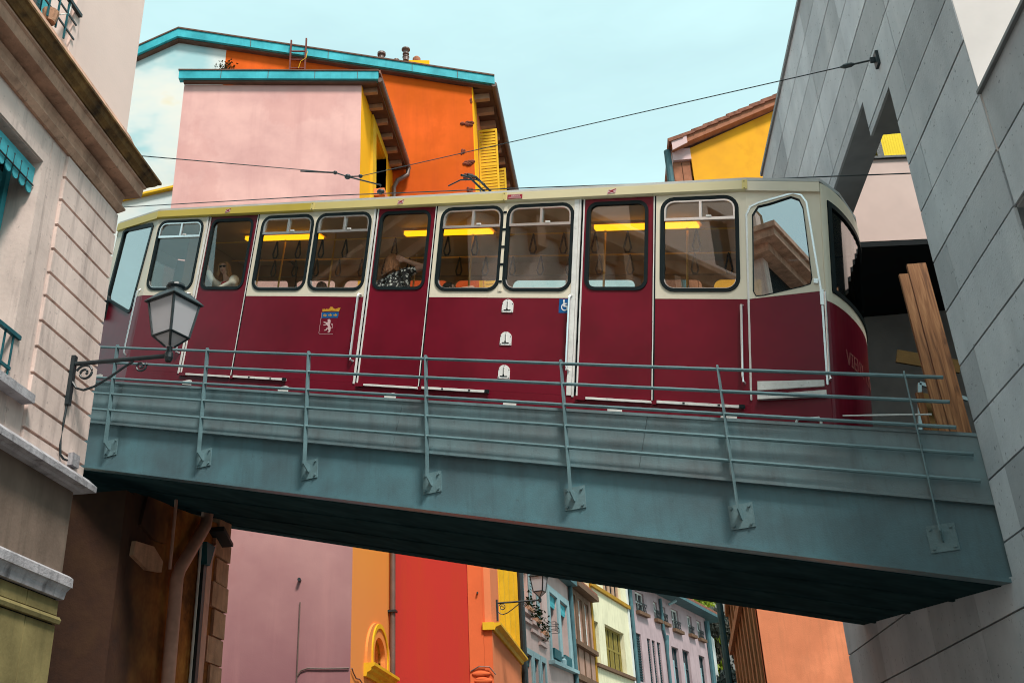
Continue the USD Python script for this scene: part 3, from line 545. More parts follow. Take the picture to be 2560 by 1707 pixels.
# white arched indicator plates
for s, w in ((-2.185, 0.197), (-2.178, -0.293), (-2.17, -0.781)):
    v_ = part(C, 'indicator_plate', CF.ext(unary_union([sbox(s - 0.09, w - 0.1, s + 0.09, w + 0.02), Point(s, w + 0.01).buffer(0.09)]), 0, 0.012), M['white_paint'])
    part(v_, 'slot', CF.box(s - 0.012, s + 0.012, w - 0.06, w + 0.07, 0.012, 0.02), M['white_metal'])
    part(v_, 'pointer', [CF.box(s - 0.055, s + 0.055, w - 0.07, w - 0.06, 0.012, 0.018), CF.box(s - 0.004, s + 0.004, w - 0.06, w + 0.06, 0.02, 0.022), CF.ext(Point(s, w - 0.05).buffer(0.013), 0.02, 0.024)], M['rubber'])
    part(v_, 'screw', [CF.ext(Point(s + x, w + y).buffer(0.007, quad_segs=2), 0.012, 0.016) for x, y in ((-0.078, -0.085), (0.078, -0.085), (-0.08, 0.03), (0.08, 0.03), (0, 0.088))], M['rubber'])
for s in (-10.4, -8.2, -6.1, -4.05, -2.05, -0.5, 1.0):
    part(C, 'jacking_plate', [CF.ext(Polygon([(s - 0.1, -1.27), (s + 0.1, -1.27), (s + 0.1, -1.19), (s + 0.05, -1.18), (s - 0.1, -1.21)]), 0, 0.012)], M['white_metal'])
# wheelchair sticker
q = part(C, 'wheelchair_sticker', CF.box(-1.375, -1.20, 0.105, 0.31, 0.0, 0.003), M['sticker_blue'])
wc = unary_union([Point(-1.285, 0.19).buffer(0.055).difference(Point(-1.285, 0.19).buffer(0.04)).difference(sbox(-1.27, 0.2, -1.2, 0.3)), Point(-1.30, 0.285).buffer(0.015),
                  LineString([(-1.30, 0.265), (-1.295, 0.205), (-1.255, 0.205), (-1.24, 0.15), (-1.225, 0.155)]).buffer(0.01), LineString([(-1.30, 0.24), (-1.262, 0.24)]).buffer(0.008)])
part(q, 'wheelchair_mark', CF.ext(wc, 0.003, 0.005), M['white_paint'])
# city crest: gold crown, blue chief with three lilies, white lion on a red shield
def cr(x, y):                                   # crest drawing grid -> s, w
    t = (y - 480) / 830.0
    return (-5.545 + (x - (400 - 130 * t)) * 0.000513 - 0.006 * t, 0.057 - 0.356 * t)
def cpoly(pts): return Polygon([cr(*p) for p in pts]).buffer(0)
sh = cpoly([(395, 470), (1065, 470), (1035, 640), (960, 1000), (840, 1310), (300, 1330), (270, 1290), (330, 900)])
q = part(C, 'crest', CF.ext(sh, 0.0, 0.002), M['car_red'], 'painted city crest')
part(q, 'shield_outline', CF.ext(LineString([cr(*p) for p in [(395, 480), (330, 900), (272, 1290), (300, 1328), (820, 1308)]]).buffer(0.0025), 0.002, 0.003), M['blush_print'])
part(q, 'crown', CF.ext(unary_union([cpoly([(420, 460), (405, 340), (440, 380), (480, 330), (520, 375), (590, 335), (640, 370), (700, 320), (720, 270), (770, 260), (830, 280), (840, 320), (930, 350), (1050, 300), (1130, 300), (1080, 380), (1060, 445), (760, 425)])]), 0.002, 0.004), M['gold_print'])
part(q, 'chief', CF.ext(cpoly([(400, 485), (1060, 465), (1015, 690), (375, 710)]), 0.002, 0.004), M['sticker_blue'])
lil = []
for x, y in ((512, 600), (718, 585), (918, 580)):
    lil += [cpoly([(x - 20, y), (x + 5, y - 70), (x + 32, y), (x + 8, y + 60)]), cpoly([(x - 70, y - 5), (x - 50, y - 25), (x - 15, y + 20), (x + 10, y + 30), (x - 60, y + 30)]), cpoly([(x + 75, y - 10), (x + 55, y - 28), (x + 20, y + 18), (x, y + 30), (x + 65, y + 25)])]
part(q, 'lilies', CF.ext(unary_union(lil), 0.004, 0.005), M['gold_print'])
lion = unary_union([cpoly([(610, 800), (640, 755), (690, 745), (735, 790), (720, 900), (700, 980), (740, 1080), (725, 1160), (718, 1200), (680, 1260), (625, 1270), (620, 1240), (650, 1225), (665, 1185), (625, 1150), (640, 1110), (590, 1140), (570, 1185), (490, 1200), (478, 1175), (540, 1160), (580, 1090), (640, 1060), (610, 1000), (570, 970), (520, 995), (455, 1000), (450, 970), (530, 960), (560, 930), (520, 900), (465, 890), (450, 870), (490, 850), (560, 870), (600, 880), (640, 830)]),
                    LineString([cr(*p) for p in [(735, 1090), (785, 1095), (815, 1050), (800, 985), (785, 950)]]).buffer(0.003), cpoly([(765, 960), (770, 910), (815, 930), (800, 990)])])
part(q, 'lion', CF.ext(lion, 0.002, 0.004), M['blush_print'])

# tapered cab ends
def endframe(s0, s1, n1):
    o = CF(s0, 0, 0); A = CF(s1, 0, n1) - o; L = np.linalg.norm(A); A /= L
    nn = np.cross(A, VS); nn /= np.linalg.norm(nn); nn = nn if nn @ N > 0 else -nn
    return Fr(o, A, VS, nn), L
R_, LR = endframe(1.28, 2.2, -0.12)
rise = 0.15
cabhole = Polygon([(0.075, 0.44), (0.09, 1.50), (0.16, 1.62), (0.30, 1.66), (0.57, 1.765), (0.66, 1.73), (0.70, 1.62), (0.765, 0.66), (0.745, 0.585), (0.66, 0.55), (0.18, 0.40), (0.10, 0.39)]).buffer(0.02)
part(C, 'cab_door', R_.ext(Polygon([(0.012, -0.80), (0.9, -0.66), (0.9, 0.49), (0.012, 0.325)]), -0.05, 0.0), M['car_red'])
part(C, 'cab_band', R_.ext(Polygon([(0.0, 0.328), (0.9, 0.493), (0.925, 0.5), (0.925, TOP + .1), (0.0, TOP)]).difference(cabhole), -0.05, 0.001), M['car_cream'])
w = part(C, 'cab_window', R_.ext(cabhole.buffer(0.0).difference(cabhole.buffer(-0.012)), -0.04, 0.006), M['rubber'])
part(w, 'pane', R_.ext(cabhole, -0.022, -0.016), M['cab_glass'])
arch = LineString([(0.0, -0.98), (0.0, 1.5), (0.05, 1.62), (0.16, 1.68), (0.60, 1.83), (0.70, 1.80), (0.76, 1.70), (0.885, 0.45), (0.895, -0.70)]).buffer(0.012)
part(C, 'door_seal', R_.ext(arch, 0.0, 0.014), M['chrome'])
part(C, 'skirt', R_.ext(Polygon([(0.0, -1.55), (0.96, -1.55), (0.93, -0.66), (0.0, -0.80)]), -0.05, -0.001), M['car_red'])
st = part(C, 'cab_step', R_.ext(Polygon([(0.08, -0.86), (0.86, -0.735), (0.86, -0.66), (0.08, -0.75)]), 0.0, 0.03), M['white_metal'])
part(st, 'tread', R_.ext(Polygon([(0.08, -0.985), (0.88, -0.86), (0.88, -0.79), (0.08, -0.93)]), 0.0, 0.06), M['white_metal'])
part(C, 'grab_rail', [CF.tube([(1.20, 0.24, 0), (1.195, 0.23, 0.05), (1.195, -0.7, 0.06), (1.2, -0.77, 0.05), (1.21, -0.78, 0)], 0.016, 8)], M['chrome'], smooth=50)
part(C, 'grab_rail', [R_.tube([(0.925, 0.47, 0), (0.925, 0.46, 0.05), (0.925, -0.6, 0.06), (0.93, -0.64, 0.05), (0.93, -0.65, 0)], 0.016, 8)], M['chrome'], smooth=50)
part(C, 'lock', [R_.box(0.80, 0.85, 0.58, 0.64, 0, 0.03), R_.box(0.865, 0.91, 0.30, 0.5, 0.012, 0.026)], M['chrome'])
part(C, 'tow_hook', R_.tube([(0.52, -1.36, 0.02), (0.52, -1.20, 0.03), (0.55, -1.17, 0.03), (0.78, -1.13, 0.03), (0.8, -1.16, 0.03), (0.8, -1.3, 0.02)], 0.016, 6), M['white_metal'])
part(C, 'gutter_band', R_.ext(sbox(0, TOP, 0.93, 1.975), -0.05, 0.045), M['car_cream'])
plan_end = [(2.2, -0.12), (2.36, -0.5), (2.44, -1.2), (2.36, -1.9), (2.2, -2.28)]
def ribbon(pts, w0, w1, t=0.03, off=0.0):
    ls = LineString(pts)
    return CP.ext(ls.buffer(t / 2 + off, cap_style='flat').difference(Polygon()), w0, w1)
def smoothpts(p, n=24):
    p = np.array(p); x = np.linspace(0, 1, len(p)); from scipy.interpolate import CubicSpline
    return CubicSpline(x, p)(np.linspace(0, 1, n))
EP = smoothpts(plan_end)
part(C, 'end_panel', ribbon(EP, -1.55, 0.36), M['car_red'])
part(C, 'end_band', [ribbon(EP, 0.362, 0.52), ribbon(EP, 1.74, 1.975), ribbon(EP[:3], 0.52, 1.74), ribbon(EP[-3:], 0.52, 1.74)], M['car_cream'])
w = part(C, 'windscreen', ribbon(EP[3:-3], 0.55, 1.71, 0.012), M['cab_glass'])
part(w, 'gasket', [ribbon(EP[2:-2], 0.50, 0.56, 0.06), ribbon(EP[2:-2], 1.70, 1.77, 0.06), ribbon(EP[2:4], 0.5, 1.75, 0.07), ribbon(EP[-4:-2], 0.5, 1.75, 0.07)], M['rubber'])
txt = meshkit.text_mesh('VIEUX-LYON', 0.18, 0.004, bold=False); tv = np.asarray(txt.vertices).copy()
seg = np.linalg.norm(np.diff(EP, axis=0), axis=1); cum = np.r_[0, np.cumsum(seg)]
ss = tv[:, 0] * 0.78 + 0.32; px_ = np.interp(ss, cum, EP[:, 0]); pn_ = np.interp(ss, cum, EP[:, 1])
part(C, 'destination_lettering', CP.put(trimesh.Trimesh(np.stack([px_ + 0.017 + tv[:, 2], pn_, tv[:, 1] - 0.33], 1), np.asarray(txt.faces)[:, ::-1], process=False)), M['faded_letter'], 'destination name lettering')
L_, LL = endframe(-9.72, -11.3, -0.42)
k_ = LL / (11.3 - 9.72)
def ls(s): return (-9.72 - s) * k_
lh = Polygon([(ls(-9.86), 1.72), (ls(-9.93), 1.80), (ls(-10.1), 1.81), (ls(-10.95), 1.85), (ls(-11.07), 1.80), (ls(-11.15), 0.46), (ls(-11.1), 0.36), (ls(-10.16), 0.02), (ls(-10.06), 0.03), (ls(-10.02), 0.12)]).buffer(0.0)
part(C, 'cab_panel', L_.ext(Polygon([(0, -1.55), (LL, -1.55), (LL, SEAM - 0.003), (0, SEAM - 0.003)]).difference(lh), -0.05, 0), M['car_red'])
part(C, 'cab_band', L_.ext(sbox(0, SEAM, LL, TOP).difference(lh), -0.05, 0.001), M['car_cream'])
w = part(C, 'cab_window', L_.ext(lh.difference(lh.buffer(-0.06)), -0.04, 0.015), M['rubber'])
part(w, 'pane', L_.ext(lh.buffer(-0.05), -0.022, -0.016), M['cab_glass'])
part(C, 'gutter_band', L_.ext(sbox(0, TOP, LL, 1.99), -0.05, 0.045), M['gutter_yellow'])
part(C, 'wiper_motor', L_.box(ls(-11.0), ls(-11.18), 0.0, 0.35, 0.0, 0.12), M['rubber'])
part(C, 'grab_rail', [L_.tube([(ls(-9.86), 0.45, 0.0), (ls(-9.86), 0.4, 0.05), (ls(-9.86), -0.75, 0.05), (ls(-9.86), -0.8, 0.0)], 0.016, 8)], M['chrome'], smooth=50)
LPn = smoothpts([(-11.3, -0.42), (-11.42, -0.8), (-11.46, -1.2), (-11.42, -1.6), (-11.3, -1.98)])
part(C, 'end_panel', ribbon(LPn, -1.55, 0.36), M['car_red'])
part(C, 'end_band', [ribbon(LPn, 1.74, 1.99)], M['car_cream'])
part(C, 'windscreen', ribbon(LPn, 0.36, 1.74, 0.012), M['cab_glass'])
plan = Polygon([(-9.72, 0), (1.28, 0), (2.2, -0.12), (2.36, -0.5), (2.44, -1.2), (2.36, -1.9), (2.2, -2.28), (1.28, -2.4), (-9.72, -2.4), (-11.3, -1.98), (-11.46, -1.2), (-11.3, -0.42)])
part(C, 'roof_edge', CP.ext(plan.buffer(0.02), 1.996, 2.04), M['car_roof'])
part(C, 'roof', [CP.ext(plan.buffer(-0.06 - 0.22 * i), 2.04 + 0.035 * i, 2.075 + 0.035 * i) for i in range(4)], M['car_roof'])
# far side and inside
far_holes = unary_union([rrect(p, q, W0, 1.66, 0.12) for ws in WINS.values() for p, q in ws] + [rrect(a + 0.1, b - 0.1, W0, 1.66, 0.12) for a, b in DOORS])
part(C, 'far_side', CF.ext(sbox(-9.72, -1.5, 1.28, 1.95).difference(far_holes), -2.4, -2.36), M['lining'])
part(C, 'far_windows', CF.box(-9.7, 1.26, W0 - 0.02, 1.68, -2.385, -2.38), M['car_glass'])
part(C, 'ceiling', CP.ext(plan.buffer(-0.07), 1.955, 1.985), M['ceiling'])
part(C, 'floor', CP.ext(plan.buffer(-0.07), -1.0, -0.92), M['lining'])
part(C, 'ceiling_cove', [CF.ext(Polygon([(-9.7, 1.72), (1.26, 1.72), (1.26, 1.95), (-9.7, 1.95)]), -2.36, -2.30), CF.box(-9.7, 1.26, 1.84, 1.95, -0.12, -0.055)], M['lining'])
part(C, 'partition', CF.box(-9.68, -9.66, -0.9, 1.94, -2.33, -0.75), M['lining']); part(C, 'partition', CF.box(1.22, 1.24, -0.9, 1.94, -2.3, -0.9), M['lining'])
Lf = Fr(CF(-9.72, 0, -2.4), (CF(-11.3, 0, -1.98) - CF(-9.72, 0, -2.4)), VS, N)
part(C, 'far_side', Lf.box(0, 1, -1.5, 1.95, -0.02, 0.02), M['lining'])
Rf = Fr(CF(1.28, 0, -2.4), (CF(2.2, 0, -2.28) - CF(1.28, 0, -2.4)), VS, N)
part(C, 'far_side', Rf.box(0, 1, -1.5, 1.95, -0.02, 0.02), M['lining'])
for a, b in ((-8.43, -6.66), (-4.82, -3.15), (-1.31, 0.30)):
    h = part(C, 'ceiling_lamp', CF.box(a - 0.05, b + 0.05, 1.915, 1.955, -1.08, -0.92), M['brass'])
    part(h, 'tube', [CF.box(a, b, 1.85, 1.915, -1.07, -0.93)], M['tube_light'])
for s in (-7.49, -6.34, -3.49, -1.15, 0.14): part(C, 'pole', CF.tube([(s, -0.9, -1.0), (s, 1.94, -1.0)], 0.017, 8), M['brass'])
for s in (-8.9, -5.2, -2.2): part(C, 'pole', CF.tube([(s, -0.9, -1.9), (s, 1.94, -1.9)], 0.016, 8), M['chrome'])
for n, w in ((-0.75, 1.70), (-1.65, 1.76)):
    part(C, 'hand_rail', CF.tube([(-9.4, w, n), (1.1, w, n)], 0.014, 6), M['brass'])
    for i in range(19):
        s = -9.0 + 0.52 * i + (0.2 if n < -1 else 0)
        if any(a < s < b for a, b in ((-8.6, -7.9), (-4.75, -4.1))) and n > -1: continue
        part(C, 'hand_strap', CF.tube([(s, w, n), (s - 0.03, w - 0.14, n), (s - 0.055, w - 0.26, n), (s - 0.03, w - 0.33, n), (s + 0.03, w - 0.33, n), (s + 0.055, w - 0.26, n), (s + 0.03, w - 0.14, n), (s, w, n)], 0.016, 5), M['strap'])
for s in (-7.6, -6.3, -4.0, -2.9, -0.5, 0.6):
    part(C, 'seat', [CF.box(s - 0.25, s + 0.25, -0.55, -0.48, -0.6, -0.1), CF.box(s - 0.27, s - 0.2, -0.5, 0.1, -0.6, -0.1)], M['strap'])
part(C, 'heating_pipe', CF.tube([(-8.32, 1.9, -1.9), (-8.1, 1.85, -1.9), (-7.95, 1.72, -1.9), (-7.9, 1.3, -1.9)], 0.03, 8), M['strap'])
# pantograph and roof gear
pa = part(C, 'pantograph', [CF.tube([(-3.55, 2.1, -0.7), (-3.25, 2.45, -0.9), (-3.5, 2.72, -1.1)], 0.014, 6), CF.tube([(-3.55, 2.1, -1.7), (-3.25, 2.45, -1.5), (-3.5, 2.72, -1.3)], 0.014, 6),
                            CF.tube([(-3.9, 2.62, -0.75), (-3.7, 2.75, -0.8), (-3.4, 2.74, -0.8), (-3.2, 2.62, -0.75)], 0.012, 6), CF.tube([(-3.9, 2.62, -1.65), (-3.7, 2.75, -1.6), (-3.4, 2.74, -1.6), (-3.2, 2.62, -1.65)], 0.012, 6)], M['iron'])
part(pa, 'collector', [CF.tube([(-3.5, 2.66, -0.5), (-3.5, 2.76, -0.75), (-3.5, 2.77, -1.65), (-3.5, 2.66, -1.9)], 0.02, 6), CF.tube([(-3.38, 2.66, -0.5), (-3.38, 2.76, -0.75), (-3.38, 2.77, -1.65), (-3.38, 2.66, -1.9)], 0.02, 6)], M['iron'])
part(pa, 'base_frame', [CF.box(-3.9, -3.1, 2.1, 2.16, -1.8, -1.7), CF.box(-3.9, -3.1, 2.1, 2.16, -0.7, -0.6), CF.box(-3.2, -3.1, 2.1, 2.3, -1.3, -1.1)], M['iron'])
for s in (-8, 0.2): part(C, 'bogie', [CF.box(s - 0.9, s + 0.9, -1.75, -1.45, -2.0, -0.4)] + [CP.put(trimesh.creation.cylinder(0.01, 0.01))], M['iron'])

# ---------------------------------------------------------------- passengers
M['skin'] = mat('skin', (0.80, 0.46, 0.36), 0.55, 0.08, 10, bump=0.03)
M['hair_blonde'] = mat('hair_blonde', (0.46, 0.24, 0.10), 0.6, 0.4, 25, vec=(1, 1, .25), bump=0.3)
M['hair_brown'] = mat('hair_brown', (0.30, 0.12, 0.05), 0.6, 0.4, 25, vec=(1, 1, .25), bump=0.3)
M['hair_dark'] = mat('hair_dark', (0.02, 0.015, 0.013), 0.6, 0.3, 25)
M['cardigan'] = mat('white_cardigan', (0.90, 0.85, 0.76), 0.9, 0.08, 20, bump=0.3)
M['red_top'] = mat('red_top', (0.5, 0.06, 0.07), 0.8, 0.1)
M['navy'] = mat('navy_cloth', (0.012, 0.03, 0.04), 0.8, 0.2)
M['lens'] = mat('sunglass_lens', (0.01, 0.008, 0.012), 0.1, 0.1)
M['floral'] = usdkit.material(stage, '/World/Looks/floral_print', {
    'g': ('geometry', {}), 'v': ('voronoi_texture', {'scale': 17.0, 'randomness': 0.75}), 'v2': ('voronoi_texture', {'scale': 52.0, 'randomness': 1.0}),
    'a': ('math', {'math_type': 'multiply_add', 'value2': 0.35}), 'r': ('rgb_ramp', {'ramp': [(0.0, (0.03, 0.03, 0.035)), (0.13, (0.03, 0.03, 0.035)), (0.19, (0.92, 0.90, 0.90)), (0.52, (0.92, 0.90, 0.90)), (0.58, (0.02, 0.022, 0.03)), (1, (0.02, 0.022, 0.03))]}),
    'p': ('principled_bsdf', {'roughness': 0.85})},
    [('g.position', 'v.vector'), ('g.position', 'v2.vector'), ('v2.distance', 'a.value1'), ('v.distance', 'a.value3'), ('a.value', 'r.fac'), ('r.color', 'p.base_color')], surface='p.BSDF')
def chain(bones, ref=0.02, it=8):
    """One continuous skin over bones ((p, r), (q, r))."""
    parts = []
    for (p, r), (q, s) in bones:
        a = m3.Manifold.sphere(r, 14).translate(list(map(float, p))); b = m3.Manifold.sphere(s, 14).translate(list(map(float, q)))
        parts.append(m3.Manifold.batch_hull([a, b]))
    m = m3.Manifold.batch_boolean(parts, m3.OpType.Add).refine_to_length(ref).to_mesh()
    t = trimesh.Trimesh(np.array(m.vert_properties)[:, :3], np.array(m.tri_verts))
    trimesh.smoothing.filter_taubin(t, iterations=it)
    return t
def blob(c, r, sub=3):
    m = trimesh.creation.icosphere(sub, 1.0); v = np.asarray(m.vertices) * np.array(r); return trimesh.Trimesh(v + np.array(c), m.faces)
def hand(w, d, up, L=0.17):
    """Five fingers closed round a bar at the end of the wrist w; d: direction of the palm, up: where the fingers curl to."""
    d = np.array(d, float) / np.linalg.norm(d); up = np.array(up, float); up -= d * (up @ d); up /= np.linalg.norm(up); s = np.cross(d, up); w = np.array(w, float); b = []
    for i, (off, ln) in enumerate(((-0.03, 0.066), (-0.01, 0.074), (0.011, 0.07), (0.031, 0.055))):
        k = w + d * 0.085 + s * off
        b += [((w + d * 0.01 + s * off * 0.7, 0.017), (k, 0.0125)), ((k, 0.0105), (k + d * ln * 0.45 + up * ln * 0.15, 0.0095)),
              ((k + d * ln * 0.45 + up * ln * 0.15, 0.0095), (k + d * ln * 0.5 + up * ln * 0.6, 0.0085)), ((k + d * ln * 0.5 + up * ln * 0.6, 0.0085), (k + d * ln * 0.15 + up * ln * 0.75, 0.008))]
    t = w + d * 0.03 - s * 0.04
    b += [((w + d * 0.015 - s * 0.015, 0.017), (t, 0.012)), ((t, 0.0115), (t + d * 0.03 + up * 0.02 - s * 0.01, 0.0095)), ((t + d * 0.03 + up * 0.02 - s * 0.01, 0.0095), (t + d * 0.045 + up * 0.04 + s * 0.012, 0.0085))]
    return b
def pframe(s, w, n, face):
    """Upright person frame at the head's middle: r to the picture's right along the car, t the way the person faces, z up."""
    return CF(s, w, n)
def head(T, c, yaw, hair, hairmat, face=True, glasses=False, hair_long=0.0, tilt=0.0):
    """Head, facing along yaw (0 = towards the street)."""
    f = math.cos(yaw) * N + math.sin(yaw) * HR; f = f / np.linalg.norm(f); r = np.cross(UP, f); u = UP
    f2 = f * math.cos(tilt) - u * math.sin(tilt); u = u * math.cos(tilt) + f * math.sin(tilt)
    H = Fr(c, r, f2, u)
    m = blob((0, 0, 0), (0.073, 0.092, 0.112), 4); v = np.asarray(m.vertices).copy()
    low = v[:, 2] < 0; v[low, 0] *= 1 - 0.38 * (v[low, 2] / -0.112) ** 1.5; v[low, 1] += 0.018 * (v[low, 2] / -0.112)
    fr = np.clip(v[:, 1] / 0.09, 0, 1)
    nose = np.exp(-((v[:, 0] / 0.013) ** 2 + ((v[:, 2] + 0.022) / 0.024) ** 2)); v[:, 1] += 0.024 * nose * (fr > 0.3)
    for ex in (-0.031, 0.031): v[:, 1] -= 0.010 * np.exp(-(((v[:, 0] - ex) / 0.017) ** 2 + ((v[:, 2] - 0.012) / 0.012) ** 2)) * (fr > 0.3)
    v[:, 1] += 0.008 * np.exp(-((v[:, 0] / 0.024) ** 2 + ((v[:, 2] + 0.062) / 0.01) ** 2)) * (fr > 0.3) + 0.012 * np.exp(-((v[:, 0] / 0.022) ** 2 + ((v[:, 2] + 0.098) / 0.014) ** 2)) * (fr > 0.2)
    hd = [H.put(trimesh.Trimesh(v, m.faces))]
    for ex in (-1, 1): hd.append(H.put(blob((ex * 0.074, -0.008, -0.005), (0.012, 0.02, 0.03), 2)))
    part(T, 'head', hd, M['skin'], smooth=True)
    if face:
        part(T, 'lips', H.put(blob((0, 0.093, -0.063), (0.021, 0.006, 0.007), 2)), M['red_print'], smooth=True)
        for ex in (-0.031, 0.031):
            part(T, 'eye', H.put(blob((ex, 0.080, 0.012), (0.012, 0.006, 0.007), 2)), M['white_paint'], smooth=True)
            part(T, 'eyebrow', H.put(blob((ex, 0.088, 0.032), (0.019, 0.005, 0.004), 2)), hairmat, smooth=True)
    if glasses:
        g_ = [H.put(blob((ex, 0.097, 0.012), (0.028, 0.008, 0.021), 2)) for ex in (-0.032, 0.032)] + [H.tube([(-0.01, 0.103, 0.018), (0.01, 0.103, 0.018)], 0.004, 5)] + [H.tube([(ex * 0.058, 0.092, 0.018), (ex * 0.078, 0.0, 0.012)], 0.003, 5) for ex in (-1, 1)]
        part(T, 'sunglasses', g_, M['lens'], smooth=True)
    # hair: a cap over the skull and locks falling to the shoulders
    cap = blob((0, -0.018, 0.022), (0.087, 0.098, 0.108), 4); cv = np.asarray(cap.vertices)
    keep = ~((cv[:, 1] > 0.032) & (cv[:, 2] < 0.075)) ; fk = np.array([keep[x].all() for x in cap.faces])
    hm = [H.put(trimesh.Trimesh(cv, cap.faces[fk]))]
    rr = random.Random(int(1000 * abs(c[0])))
    n = 46
    for i in range(n if hair_long else 0):
        a = -0.25 * math.pi + 1.5 * math.pi * i / (n - 1)                     # from the right temple round the back to the left
        x, y = 0.084 * math.cos(a), -0.018 - 0.098 * math.sin(a)
        L = hair_long * (0.85 + 0.3 * rr.random()); q = [(x * 0.6, y * 0.6, 0.11), (x, y, 0.05), (x * 1.12, y * 1.05 - 0.01, -0.04)]
        for j in range(1, 4): q.append((x * (1.15 + 0.1 * j) + 0.012 * math.sin(i + 2 * j), y * (1.05 + 0.06 * j) - 0.015 + 0.01 * math.cos(i * 2 + j), -0.04 - L * j / 3))
        hm.append(H.tube(q, [0.014, 0.02, 0.021, 0.02, 0.017, 0.006], 6))
    part(T, 'hair', hm, hairmat, smooth=True)
    return H
def person(label, c, bones, cloth, skinbones, extra=None):
    T = thing('person', label, 'person', c + np.array([0, 0, -1.5]))
    return T
def W(c, r, z, t): return np.array(c) + HR * r + UP * z + N * t
def legs(c, s):                                     # hidden below the sill, but the body is whole
    hip = [W(c, s * 0 - 0.09, -0.78, -0.08), W(c, 0.09, -0.78, -0.08)]
    b = []
    for i, h in enumerate(hip): b += [((h, 0.095), (h + UP * -0.42, 0.06)), ((h + UP * -0.42, 0.06), (h + UP * -0.80, 0.045)), ((h + UP * -0.80, 0.045), (h + UP * -0.82 + N * 0.12, 0.035))]
    return b
# woman with sunglasses at the left door
c = CF(-8.335, 1.045, -0.47)
T = thing('person', 'woman in sunglasses and white cardigan, arm raised, behind the left door window', 'person', c - UP * 1.6)
elb = W(c, -0.235, -0.13, 0.10); wri = W(c, -0.475, 0.40, 0.06)
shL, shR = W(c, -0.13, -0.29, -0.06), W(c, 0.235, -0.285, -0.02)
part(T, 'body', chain([((W(c, 0.02, -0.06, -0.02), 0.05), (W(c, 0.035, -0.24, -0.05), 0.055)), ((W(c, -0.262, -0.05, 0.095), 0.036), (wri, 0.026))] + hand(wri, wri - elb, N) + [((W(c, 0.035, -0.24, -0.05), 0.06), (W(c, 0.04, -0.75, -0.06), 0.12))] + legs(c, 0), 0.012, 6), M['skin'], smooth=True)
part(T, 'top', chain([((W(c, 0.03, -0.33, -0.02), 0.075), (W(c, 0.04, -0.75, -0.05), 0.135))], 0.03), M['red_top'], smooth=True)
part(T, 'cardigan', chain([((shL, 0.072), (W(c, 0.13, -0.30, -0.1), 0.075)), ((W(c, 0.13, -0.30, -0.1), 0.075), (shR, 0.085)), ((shL, 0.075), (W(c, -0.2, -0.2, 0.05), 0.058)), ((W(c, -0.2, -0.2, 0.05), 0.058), (W(c, -0.262, -0.05, 0.095), 0.052)),
        ((shR, 0.088), (W(c, 0.29, -0.42, 0.08), 0.075)), ((W(c, 0.29, -0.42, 0.08), 0.07), (W(c, 0.12, -0.5, 0.16), 0.055)), ((shL, 0.06), (W(c, -0.07, -0.7, -0.02), 0.11)), ((shR, 0.07), (W(c, 0.15, -0.7, -0.02), 0.12))], 0.02, 6), M['cardigan'], smooth=True)
head(T, c, 0.42, None, M['hair_blonde'], True, True, 0.13, tilt=0.16)
# woman seen from behind at the middle door
c = CF(-4.61, 1.10, -0.42)
T = thing('person', 'woman in a black and white floral top seen from behind with her elbow bent out', 'person', c - UP * 1.6)
sl, sr, el_, hd_ = W(c, -0.2, -0.335, 0.0), W(c, 0.27, -0.27, 0.0), W(c, 0.575, -0.25, -0.02), W(c, 0.24, -0.045, 0.03)
part(T, 'body', chain([((W(c, 0, -0.06, 0), 0.05), (W(c, 0.02, -0.25, 0.02), 0.055)), ((sr, 0.06), (el_, 0.043)), ((el_, 0.043), (hd_, 0.03)), ((W(c, 0.02, -0.25, 0.02), 0.06), (W(c, 0.03, -0.75, 0.0), 0.12))] + hand(hd_, hd_ - el_, N) + legs(c, 0), 0.012, 6), M['skin'], smooth=True)
part(T, 'floral_top', chain([((sl, 0.085), (W(c, 0.0, -0.3, 0.02), 0.08)), ((W(c, 0.0, -0.3, 0.02), 0.08), (sr, 0.085)), ((sr, 0.082), (W(c, 0.40, -0.27, 0), 0.066)), ((sl, 0.09), (W(c, -0.27, -0.52, 0.02), 0.07)), ((sl, 0.09), (W(c, -0.06, -0.75, 0), 0.14)), ((sr, 0.085), (W(c, 0.12, -0.75, 0), 0.14)), ((W(c, 0.03, -0.4, 0.03), 0.11), (W(c, 0.03, -0.75, 0), 0.15))], 0.02, 6), M['floral'], smooth=True)
part(T, 'bag_strap', tube([W(c, 0.20, -0.2, 0.1), W(c, 0.24, -0.32, 0.11), W(c, 0.3, -0.5, 0.12), W(c, 0.33, -0.7, 0.1)], 0.01, 6), M['strap'])
head(T, c, math.pi + 0.55, None, M['hair_brown'], False, False, 0.20)
